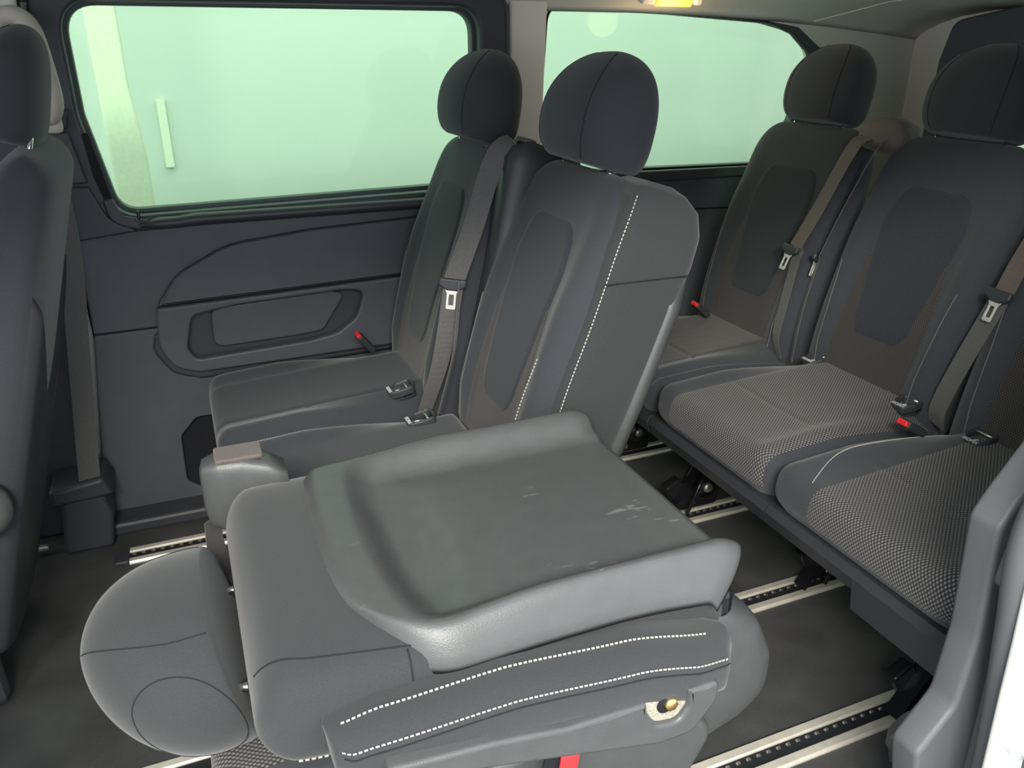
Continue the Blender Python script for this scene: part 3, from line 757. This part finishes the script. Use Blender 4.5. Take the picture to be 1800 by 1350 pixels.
# refine along the height
ui = np.linspace(0, len(L) - 1, 60); LB2 = np.stack([np.stack([np.interp(ui, range(len(L)), LB[:, j, k]) for k in range(3)], -1) for j in range(40)], 1)
bolB = loft('side_bolster', LB2, M['side'], B)
P = smooth_path([fb(a, y, c).reshape(3) for a, y, c in ((0.02, -.230, .016), (0.10, -.236, .036), (0.25, -.240, .038), (0.40, -.240, .028), (0.54, -.238, .022), (0.61, -.232, .014), (0.65, -.218, .004))], 12)
stitches('stitching', P, bolB, np.repeat(np.array([[-0.55, -0.8, 0.15]]), len(P), 0), w=0.0009)
P = smooth_path([fb(a, y, c).reshape(3) for a, y, c in ((0.02, -.150, .058), (0.10, -.152, .077), (0.20, -.155, .080), (0.30, -.160, .074))], 12)
stitches('stitching', P, bkB, np.repeat(np.array([[-0.9, -0.3, 0.2]]), len(P), 0), w=0.0010)
P = np.array([fb(a, -.2405, c).reshape(3) for a, c in zip(np.linspace(0.475, 0.53, 12), np.linspace(0.03, -0.155, 12))])
tube('seam', P, 0.0012, M['seam'], bolB, 6)
# grey back shell showing as a slim edge behind the side
shB = []
for a, w, c in ((0.0, .200, -.115), (0.05, .232, -.132), (0.25, .240, -.147), (0.45, .238, -.160), (0.56, .225, -.155), (0.60, .19, -.145)):
    y = np.linspace(-1, 1, 20)
    front = fb(np.full(20, a), w * y, np.full(20, c + 0.03) + 0.0 * y); backp = fb(np.full(20, a), w * 0.985 * y, c - 0.018 * (1 - np.abs(y) ** 3))
    shB.append(np.concatenate([front, backp[::-1]]))
loft('back_shell', np.array(shB), M['shell'], B)
cuB, SCB = make_cushion(B, -0.005, 0.53, 0.44, 0.455, 0.29)
yy_ = np.full(40, 0.200); sB = np.linspace(SCB.s_of(0.0, 0.42), SCB.s_of(0.44, 0.455), 40)
stitches('stitching', SCB.f(yy_, sB), cuB, SCB.normal(yy_, sB))
seat_base(B, 0.06, 0.50, 0.36, 0.30)
isofix(B, (0.435, 0.125, 0.464)); isofix(B, (0.435, -0.125, 0.464))
# second belt reel cover seen between the two headrests
rbox('belt_cover', fb(0.655, 0.215, -0.06).reshape(3), (0.06, 0.05, 0.05), M['belt_brown'], B, 0.012, Matrix.Rotation(R(20), 3, 'Y'))

# ---- row two, near seat with its backrest folded flat
Cs = seat_root('folded_seat', 0.985, 'nearest seat, backrest folded flat with its grey plastic back panel facing up')
fc = Frame(0.630, 0.505, -90)
SCk = back_surface(lambda a, y, c: fc(a, y + 0.007, c), 0.640, 0.260, hf=0.085, hb=0.086, n=5.5, bol=0.02, rw=0.045, rh=0.05, taper=0.3, tray=0.065, hbt=0.0)
u = ends(0.640, 26)
bkC = loft('backrest', SCk.f(u[:, None], TH[None]), M['side'], Cs)
P = [SCk.f(np.full(1, a), np.full(1, t))[0] for a, t in ((0.612, -2.4), (0.590, -2.72), (0.55, -2.80), (0.50, -2.80), (0.44, -2.78))]
# seams of the cover
sv = np.linspace(0.632, 0.40, 30)
tube('seam', np.array([SCk.f(np.array([a]), np.array([t]))[0] for a, t in zip(sv, PI + np.interp(np.linspace(0, 1, 30), [0, .25, 1], [1.05, 0.90, 0.62]))]), 0.0012, M['seam'], bkC, 6)
tube('seam', np.array([SCk.f(np.array([0.455]), np.array([t]))[0] for t in np.linspace(PI + 0.66, PI - 0.5, 20)]), 0.0012, M['seam'], bkC, 6)
tt = np.array([SCk.f(np.array([a]), np.array([PI - 0.42]))[0] for a in np.linspace(0.595, 0.40, 40)])
stitches('stitching', tt, bkC, np.repeat(np.array([[0, -1.0, -0.2]]), len(tt), 0))
# plastic back panel: rounded tray with raised sides, open towards the hinge
nu, nv = 70, 90
s_, t_ = np.meshgrid(np.linspace(0, 1, nu), np.linspace(-1, 1, nv), indexing='ij')
def tray(s, t):
    def sm(a, b, x): x = np.clip((x - a) / (b - a), 0, 1); return x * x * (3 - 2 * x)
    rr = np.clip(1 - s / 0.26, 0, 1)
    w = 0.262 * (1 - rr ** 2.6 * np.where(t < 0, 0.40, 0.07)) 
    w = w + 0.012 * sm(0.6, 1.0, s)
    y = w * t
    x = 0.106 + 0.554 * s + 0.012 * (1 - np.abs(t) ** 2) * 0 + 0.022 * np.abs(t) ** 3 * np.clip(1 - s / 0.25, 0, 1)
    x = x - 0.060 * np.clip((np.abs(t) - 0.84) / 0.16, 0, 1) ** 2 * np.clip((s - 0.75) / 0.25, 0, 1) ** 1.5
    ax = np.abs(y) / 0.262
    z = 0.603 + 0 * s
    rec = sm(0.10, 0.22, s - 0.04 * np.abs(t) ** 2) * (1 - sm(0.66, 0.90, ax))
    z = z - 0.030 * rec
    dim = sm(0.12, 0.20, s) * (1 - sm(0.26, 0.36, s + 0.10 * ax ** 2)) * (1 - sm(0.35, 0.75, ax)) 
    z = z - 0.016 * dim
    z = z + 0.016 * np.exp(-((ax - 0.86) / 0.12) ** 2) * sm(0.15, 0.5, s)
    drop = np.clip((np.abs(t) - 0.86) / 0.14, 0, 1)
    z = z - 0.046 * drop ** 1.8
    z = z - 0.016 * np.clip((s - 0.92) / 0.08, 0, 1) ** 2 * sm(0.70, 0.80, ax)
    fr_ = np.clip(1 - s / 0.05, 0, 1)
    z = z - 0.018 * fr_ ** 2
    return np.stack([x, y, z], -1)
top = tray(s_, t_)
bot = top.copy(); bot[..., 2] -= 0.010
V = np.vstack([top.reshape(-1, 3), bot.reshape(-1, 3)])
F = grid_faces(nu, nv); n0 = nu * nv
F2 = [tuple(n0 + i for i in f[::-1]) for f in F]
ring = [j for j in range(nv)] + [i * nv + nv - 1 for i in range(1, nu)] + [(nu - 1) * nv + j for j in range(nv - 2, -1, -1)] + [i * nv for i in range(nu - 2, 0, -1)]
F3 = [(ring[k], ring[(k + 1) % len(ring)], n0 + ring[(k + 1) % len(ring)], n0 + ring[k]) for k in range(len(ring))]
pnl = fix_normals(mesh('back_panel', V, F + F2 + F3, M['shell_worn'], Cs))
bpy.context.view_layer.update()
headrest(Frame(0.630, 0.437, -86), 0.652, 0.330, 0.190, 0.220, Cs, mat_='side', boxy=1.0, nn=2.25, shear=0.35)
cuC, SCC = make_cushion(Cs, -0.075, 0.45, 0.47, 0.405, 0.25)
panel('seat_insert', SCC, lambda s, t: (-0.165 + t * 0.31, SCC.s_of(-0.075, 0.31) + s * (SCC.s_of(0.40, 0.405) - SCC.s_of(-0.075, 0.31))), 60, 24, 0.002, M['weave'], cuC, edge=0.03)
seat_base(Cs, 0.04, 0.56, 0.36, 0.30)
# belt outlet shoulder at the far top corner
L = []
for x, z0, z1, y0, y1 in ((-0.036, .535, .600, .262, .300), (-0.030, .505, .618, .252, .306), (-0.005, .492, .628, .244, .310), (0.03, .490, .628, .240, .310), (0.07, .50, .618, .235, .305), (0.10, .51, .60, .225, .295)):
    a_ = np.linspace(0, 2 * PI, 28, endpoint=False)
    L.append(np.stack([np.full(28, x), (y0 + y1) / 2 + (y1 - y0) / 2 * spow(np.cos(a_), 0.45), (z0 + z1) / 2 + (z1 - z0) / 2 * spow(np.sin(a_), 0.45)], -1))
hC = loft('belt_housing', np.array(L), M['shell'], Cs)
rbox('belt_slot_cover', (0.028, 0.275, 0.627), (0.075, 0.052, 0.010), M['belt_brown'], hC, 0.004)
rbox('housing_base', (0.02, 0.262, 0.475), (0.05, 0.06, 0.05), M['shell_dark'], hC, 0.01)
ribbon('belt_webbing', smooth_path([(-0.028, 0.300, 0.50), (-0.030, 0.298, 0.44), (-0.02, 0.29, 0.38)], 8), (0.6, 0.8, 0), 0.046, M['belt'], Cs)
# padded armrest along the near side, plastic tray under it
def arm_loop(x, w, h, yc, zt, n=2.8, k=28):
    a_ = np.linspace(0, 2 * PI, k, endpoint=False)
    return np.stack([np.full(k, x), yc + w * spow(np.cos(a_), 2 / n), zt - h + h * spow(np.sin(a_), 2 / n)], -1)
xa = np.linspace(0, 1, 50)
xa = 0.5 - 0.5 * np.cos(xa * PI)
hwA = interp([0, .015, .05, .12, .5, .85, .95, .99, 1], [0.0, .040, .054, .060, .062, .062, .052, .026, 0.0])
hhA = interp([0, .015, .05, .12, .5, .85, .95, .99, 1], [0.0, .032, .040, .042, .044, .048, .044, .026, 0.0])
ztA = interp([0, .12, .4, .7, 1], [.528, .543, .552, .541, .506])
L = np.array([arm_loop(0.062 + 0.555 * t, max(float(hwA(t)), 1e-4), max(float(hhA(t)), 1e-4), -0.258 - 0.016 * t, float(ztA(t)) - (0.04 if t in (0, 1) else 0)) for t in xa])
arm = loft('armrest', L, M['side'], Cs)
def arm_seam(ang, t0=0.03, t1=0.955, lift=0.0006):
    ts = np.linspace(t0, t1, 80); P = []
    for t in ts:
        w, h = float(hwA(t)), float(hhA(t)); n = 2.8
        P.append((0.062 + 0.555 * t, -0.258 - 0.016 * t + w * spow(math.cos(ang), 2 / n), float(ztA(t)) - h + h * spow(math.sin(ang), 2 / n)))
    P = np.array(P); Nn = np.repeat(np.array([[0, math.cos(ang), math.sin(ang)]]), len(P), 0)
    return P + Nn * lift, Nn
P, Nn = arm_seam(R(99), 0.04, 0.93); stitches('stitching', P, arm, Nn, pitch=0.0066, ln=0.0042)
P, Nn = arm_seam(R(150)); stitches('stitching', P, arm, Nn, pitch=0.0066, ln=0.0042)
P, Nn = arm_seam(R(162)); tube('seam', P, 0.0009, M['seam'], arm, 6)
ash = plate('arm_shell', fillet([(0.12, 0.512), (0.246, 0.500), (0.342, 0.484), (0.454, 0.480), (0.457, 0.462), (0.472, 0.436), (0.506, 0.430), (0.520, 0.45), (0.518, 0.478), (0.566, 0.478), (0.567, 0.448), (0.531, 0.401), (0.478, 0.401), (0.344, 0.435), (0.245, 0.460), (0.12, 0.490)], [.01, .1, .1, .004, .01, .02, .02, .012, .004, .01, .03, .03, .03, .1, .1, .01], 6), M['shell'], Cs, depth=0.05, bevel=0.006, place=on_far(-0.338))
plate('pivot_pad', fillet([(0.450, 0.425), (0.525, 0.425), (0.525, 0.475), (0.450, 0.475)], 0.01), M['foam'], ash, depth=0.03, place=on_far(-0.329))
tube('pivot_bolt', [(0.494, -0.328, 0.462), (0.494, -0.337, 0.462)], 0.0095, M['brass'], ash, 6)
tube('pivot_washer', [(0.488, -0.328, 0.460), (0.488, -0.331, 0.460)], 0.013, M['hole'], ash, 20)
# rounded hinge cover behind the arm, side shield of the cushion below
cov = fillet([(0.590, 0.458), (0.690, 0.463), (0.765, 0.405), (0.802, 0.326), (0.800, 0.246), (0.745, 0.205), (0.617, 0.160), (0.53, 0.18), (0.53, 0.40)], 0.07, 8)
rings = []
P0 = np.array(cov); c0 = P0.mean(0)
for y, k in ((-0.110, 0.90), (-0.115, 0.96), (-0.125, 0.99), (-0.150, 1.0), (-0.170, 0.985), (-0.187, 0.94), (-0.197, 0.86), (-0.201, 0.70), (-0.203, 0.4)):
    Q = c0 + (P0 - c0) * k; rings.append(np.stack([Q[:, 0], np.full(len(Q), y), Q[:, 1]], -1))
loft('hinge_cover', np.array(rings), M['shell'], Cs)
shd = fillet([(0.0, 0.33), (0.50, 0.36), (0.66, 0.28), (0.60, 0.17), (0.52, 0.12), (0.10, 0.14), (0.0, 0.22)], 0.05, 6)
plate('side_shield', shd, M['shell'], Cs, depth=0.04, bevel=0.012, place=on_far(-0.245))
ribbon('release_strap', smooth_path([(0.385, -0.27, 0.39), (0.37, -0.285, 0.34), (0.345, -0.285, 0.28)], 6), (1, 0, 0.25), 0.026, M['red'], Cs, 0.003)
ribbon('strap_backing', smooth_path([(0.372, -0.262, 0.39), (0.355, -0.275, 0.34), (0.330, -0.275, 0.28)], 6), (1, 0, 0.25), 0.036, M['hole'], Cs, 0.003)
ribbon('side_webbing', smooth_path([(0.60, -0.17, 0.555), (0.66, -0.10, 0.50), (0.70, 0.02, 0.42)], 8), (0.5, -0.3, 0.8), 0.03, M['belt'], Cs)
rbox('hinge_bar', (0.66, 0.0, 0.485), (0.035, 0.44, 0.05), M['black'], Cs, 0.012)
rbox('hinge_plate', (0.60, -0.18, 0.52), (0.13, 0.03, 0.07), M['shell_dark'], Cs, 0.012)

# ---- row three
def rear_seat(name, y, label, xh=1.590, W=0.222, cw=0.458):
    r = seat_root(name, y, label, 'rear bench seats')
    fr = Frame(xh, 0.38, 15)
    bk, S = make_back(r, fr, 0.685, W, shield=(0.17, 0.56), stitch_side=(-1, 1))
    headrest(fr, 0.690, 0.285, 0.215, 0.150, r)
    cu, SC_ = make_cushion(r, 1.075, 1.610, cw, 0.462, 0.305, crease=0.36)
    return r, fr, S, cu, SC_
def woven(SC_, cu, y0, y1, m):
    a = SC_.s_of(1.077, 0.345); b = SC_.s_of(1.51, 0.464)
    return panel('seat_insert', SC_, lambda s, t: (y0 + (y1 - y0) * t, a + s * (b - a)), 80, 30, 0.002, M[m], cu, edge=0.02)
def valance(r, y0, y1, low=0.282):
    pr = [(1.088, 0.332), (1.078, 0.315), (1.090, low), (1.12, low - 0.012), (1.30, low), (1.30, 0.332)]
    P = np.array([[(x, y, z) for x, z in pr] for y in (y0, y1)])
    o = loft('valance', P, M['shell_dark'], r)
    for p in o.data.polygons: p.use_smooth = False
    return o
def leg(r, y, x=1.22):
    """black steel floor bracket with a bolt"""
    o = plate('floor_bracket', fillet([(x - 0.055, 0.012), (x + 0.11, 0.012), (x + 0.13, 0.23), (x + 0.03, 0.23), (x + 0.01, 0.15)], 0.012), M['black'], r, depth=0.012, bevel=0.003, place=on_far(y))
    st = np.array([(x - 0.07, y - 0.012, 0.016), (x + 0.0, y - 0.012, 0.125)])
    ribbon('bracket_flange', st, (0, 1, 0), 0.036, M['black'], o, 0.006)
    tube('pivot_boss', [(x + 0.055, y - 0.010, 0.088), (x + 0.055, y - 0.020, 0.088)], 0.034, M['black'], o, 24)
    tube('pivot_bolt', [(x + 0.055, y - 0.020, 0.088), (x + 0.055, y - 0.030, 0.088)], [0.0155, 0.013], M['steel'], o, 16)
    tube('latch_rod', [(x - 0.02, y - 0.04, 0.03), (x + 0.03, y - 0.04, 0.15)], 0.006, M['black'], o, 8)
    rbox('latch_block', (x - 0.035, y + 0.012, 0.085), (0.05, 0.03, 0.06), M['black'], o, 0.006, Matrix.Rotation(R(-30), 3, 'Y'))
    tube('rivet', [(x + 0.015, y - 0.010, 0.040), (x + 0.015, y - 0.016, 0.040)], 0.008, M['steel'], o, 12)
    return o

R1, fr1, SR1, cu1, SC1 = rear_seat('rear_seat', 1.880, 'rear bench seat farthest from the doorway, in front of the rear side window', 1.560, 0.230)
woven(SC1, cu1, -0.15, 0.15, 'mesh'); valance(R1, -0.225, 0.225)
buckle(R1, (1.46, 0.10, 0.490), (-0.6, -0.1, 0.5))
yy_ = np.full(40, -0.215); s1_ = np.linspace(SC1.s_of(1.08, 0.42), SC1.s_of(1.54, 0.462), 40)
stitches('stitching', SC1.f(yy_, s1_), cu1, SC1.normal(yy_, s1_), w=0.0006, m='thread_dim')
R2, fr2, SR2, cu2, SC2 = rear_seat('rear_seat', 1.405, 'middle seat of the rear bench, between the twin belts and the hanging belt')
woven(SC2, cu2, -0.219, 0.150, 'weave'); valance(R2, -0.237, 0.237)
isofix(R2, (1.535, 0.150, 0.472)); isofix(R2, (1.530, -0.165, 0.472))
R3, fr3, SR3, cu3, SC3 = rear_seat('rear_seat', 0.930, 'rear bench seat nearest the doorway, mostly cut off by the frame', cw=0.478)
woven(SC3, cu3, -0.235, 0.120, 'weave'); valance(R3, -0.235, -0.02, 0.240); valance(R3, -0.02, 0.235)
isofix(R3, (1.525, 0.110, 0.472))
yy_ = 0.140 + 0.055 * np.sin(np.clip(np.linspace(0, 3.2, 50), 0, 1) * PI / 2); s3_ = np.linspace(SC3.s_of(1.10, 0.45), SC3.s_of(1.45, 0.462), 50)
stitches('stitching', SC3.f(yy_, s3_), cu3, SC3.normal(yy_, s3_), w=0.0006)
buckle(R3, (1.43, 0.200, 0.470), (-0.7, 0.0, 0.4))
leg(R1, 2.02 - 1.88); leg(R1, 1.64 - 1.88); leg(R3, 0.838 - 0.93, 1.235); leg(R2, 1.238 - 1.405, 1.35)
# twin belt outlet between the far and middle rear seats
def belt_bridge(r, y):
    L = []
    for dy, c0, c1, a0, a1 in ((-0.075, -.05, .01, .655, .690), (-0.06, -.06, .025, .640, .715), (-0.02, -.065, .03, .635, .728), (0.02, -.065, .03, .635, .728), (0.06, -.06, .025, .640, .715), (0.075, -.05, .01, .655, .690)):
        a_ = np.linspace(0, 2 * PI, 20, endpoint=False)
        L.append(fr1((a0 + a1) / 2 + (a1 - a0) / 2 * spow(np.sin(a_), .5), np.full(20, y + dy), (c0 + c1) / 2 + (c1 - c0) / 2 * spow(np.cos(a_), .5)))
    return loft('belt_bridge', np.array(L), M['belt_brown'], r)
bb = belt_bridge(R1, -0.240)
bA = smooth_path([fr1(0.665, -0.215, 0.025).reshape(3), fr1(0.63, -0.212, 0.060).reshape(3), fr1(0.45, -0.19, 0.085).reshape(3), fr1(0.345, -0.165, 0.092).reshape(3)], 8)
ribbon('belt_webbing', bA, (0.1, 1, 0.15), 0.047, M['belt_brown'], R1)
bA2 = smooth_path([fr1(0.345, -0.172, 0.085).reshape(3), fr1(0.2, -0.190, 0.088).reshape(3), fr1(0.10, -0.20, 0.085).reshape(3), (1.52, -0.205, 0.43)], 8)
ribbon('belt_webbing', bA2, (0.3, 1, 0.15), 0.044, M['belt'], R1)
tongue(R1, fr1(0.335, -0.160, 0.100).reshape(3), (-0.32, 0.05, -0.9), (0.1, 1, 0.2), (-1, -0.3, 0.3), 1.0)
bB = smooth_path([fr2(0.665, 0.205, 0.025).reshape(3), fr2(0.63, 0.215, 0.055).reshape(3), fr2(0.45, 0.235, 0.080).reshape(3), fr2(0.33, 0.250, 0.085).reshape(3)], 8)
ribbon('belt_webbing', bB, (0.75, 0.65, 0.1), 0.047, M['belt_brown'], R2)
bB2 = smooth_path([fr2(0.33, 0.250, 0.085).reshape(3), fr2(0.2, 0.245, 0.085).reshape(3), fr2(0.10, 0.235, 0.08).reshape(3), (1.53, 0.230, 0.43)], 8)
ribbon('belt_webbing', bB2, (0.6, 0.8, 0.1), 0.044, M['belt'], R2)
tongue(R2, fr2(0.325, 0.252, 0.090).reshape(3), (-0.3, 0.0, -0.95), (0.9, 0.4, 0.1), (-0.4, -0.9, 0.2), 0.9)
# belt of the near rear seat
bC = smooth_path([fr3(0.66, 0.150, 0.03).reshape(3), fr3(0.60, 0.165, 0.065).reshape(3), fr3(0.45, 0.180, 0.085).reshape(3), fr3(0.375, 0.185, 0.09).reshape(3)], 8)
ribbon('belt_webbing', bC, (0.1, 1, 0.1), 0.047, M['belt_brown'], R3)
bC2 = smooth_path([fr3(0.375, 0.190, 0.084).reshape(3), fr3(0.2, 0.215, 0.085).reshape(3), fr3(0.09, 0.235, 0.07).reshape(3), (1.565, 0.245, 0.43)], 8)
ribbon('belt_webbing', bC2, (0.1, 1, 0.1), 0.047, M['belt'], R3)
tongue(R3, fr3(0.365, 0.188, 0.098).reshape(3), (-0.3, 0.05, -0.95), (0.1, 1, 0.1), (-1, -0.4, 0.25), 1.0)

# ---- row one, front seat seen from behind
Fs = seat_root('front_seat', 1.780, 'front seat at the left edge, seen from behind, dark fabric with plastic back shell')
ff = Frame(-0.540, 0.12, 18)
SF = back_surface(ff, 1.01, 0.252, hf=0.07, hb=0.085, n=4.0, bol=0.03, rw=0.07, taper=0.4)
u = ends(1.01, 34)
bkF = loft('backrest', SF.f(u[:, None], TH[None]), M['fabric'], Fs)
hq_ = lambda s: 0.93 + 0 * s
def shell_dom(s, t):
    q = 0.95 * (2 * t - 1)
    a_top = 0.50 + 0.34 * np.abs(q) ** 2.2
    return 0.02 + (a_top - 0.02) * s, -SF.th(q)
panel('back_shell', SF, shell_dom, 40, 40, 0.012, M['shell_dark'], bkF, edge=0.03)
headrest(Frame(-0.484, 0.30, 18), 0.822, 0.27, 0.200, 0.125, Fs, cshift=0.040)
cuF, SCF = make_cushion(Fs, -1.05, -0.52, 0.48, 0.42, 0.24)
seat_base(Fs, -0.98, -0.56, 0.40, 0.25)
tube('hinge_cover', [(-0.425, -0.255, 0.475), (-0.425, -0.275, 0.475), (-0.425, -0.290, 0.475)], [0.062, 0.060, 0.045], M['shell'], Fs, 28)
rbox('seat_runner', (-0.62, -0.22, 0.11), (0.30, 0.05, 0.20), M['shell_dark'], Fs, 0.02)
fb_ = smooth_path([(-0.255, 2.120, 0.95), (-0.258, 2.115, 0.78), (-0.290, 2.11, 0.50), (-0.322, 2.10, 0.22), (-0.325, 2.09, 0.16)], 8)
tag(ribbon('seat_belt', fb_, (1, 0, 0.05), 0.050, M['belt'], None), 'grey belt webbing hanging down the front pillar behind the front seat', 'seat belt')

# ---- small things
gh = np.array([-0.008, 0, 0.012]) + smooth_path([(-0.300, 2.150, 1.255), (-0.285, 2.120, 1.290), (-0.250, 2.105, 1.297), (-0.226, 2.100, 1.270), (-0.216, 2.100, 1.20), (-0.212, 2.102, 1.13), (-0.222, 2.120, 1.098), (-0.240, 2.150, 1.085)], 10)
rr = np.interp(np.linspace(0, 1, len(gh)), [0, 0.1, 0.5, 0.9, 1], [0.016, 0.019, 0.019, 0.018, 0.015])
g = tag(empty('grab_handle', (0, 0, 0)), 'beige plastic grab handle on the front pillar above the front seat', 'handle')
tube('grip', gh, rr, M['handle'], g, 16)
rbox('handle_mount', (-0.300, 2.165, 1.255), (0.05, 0.03, 0.04), M['handle'], g, 0.01)
rbox('handle_mount', (-0.240, 2.165, 1.085), (0.04, 0.03, 0.04), M['handle'], g, 0.01)
dl = tag(empty('dome_lamp', (1.36, 2.12, 1.360)), 'glowing amber roof lamp above the rear side window', 'lamp')
tilt = Matrix.Rotation(R(25), 3, 'X')
rbox('lens', (0, 0, 0.012), (0.125, 0.05, 0.03), M['lamp'], dl, 0.008, tilt)
rbox('lamp_frame', (-0.085, 0, 0.016), (0.045, 0.055, 0.026), M['pillar'], dl, 0.008, tilt)
rbox('lamp_frame', (0.080, 0, 0.016), (0.03, 0.055, 0.026), M['pillar'], dl, 0.008, tilt)
# dark frame of the tailgate window
tf = struct(plate('trim_8', fillet([(-2.11, 1.00), (-2.10, 1.205), (-2.07, 1.325), (-1.85, 1.362), (-1.2, 1.385), (-1.2, 1.30), (-1.76, 1.25), (-1.86, 0.82), (-2.11, 0.82)], [.02, .05, .05, .1, .02, .02, .06, .02, .02], 8), M['tailgate'], None, depth=0.03, bevel=0.008, place=on_rear(2.405)))
pl = bpy.data.lights.new('dome_bulb', 'POINT'); pl.energy = 0.8; pl.color = (1.0, 0.72, 0.42); pl.shadow_soft_size = 0.05
po = bpy.data.objects.new('dome_bulb', pl); COL.objects.link(po); po.location = (0, -0.045, -0.035); po.parent = dl
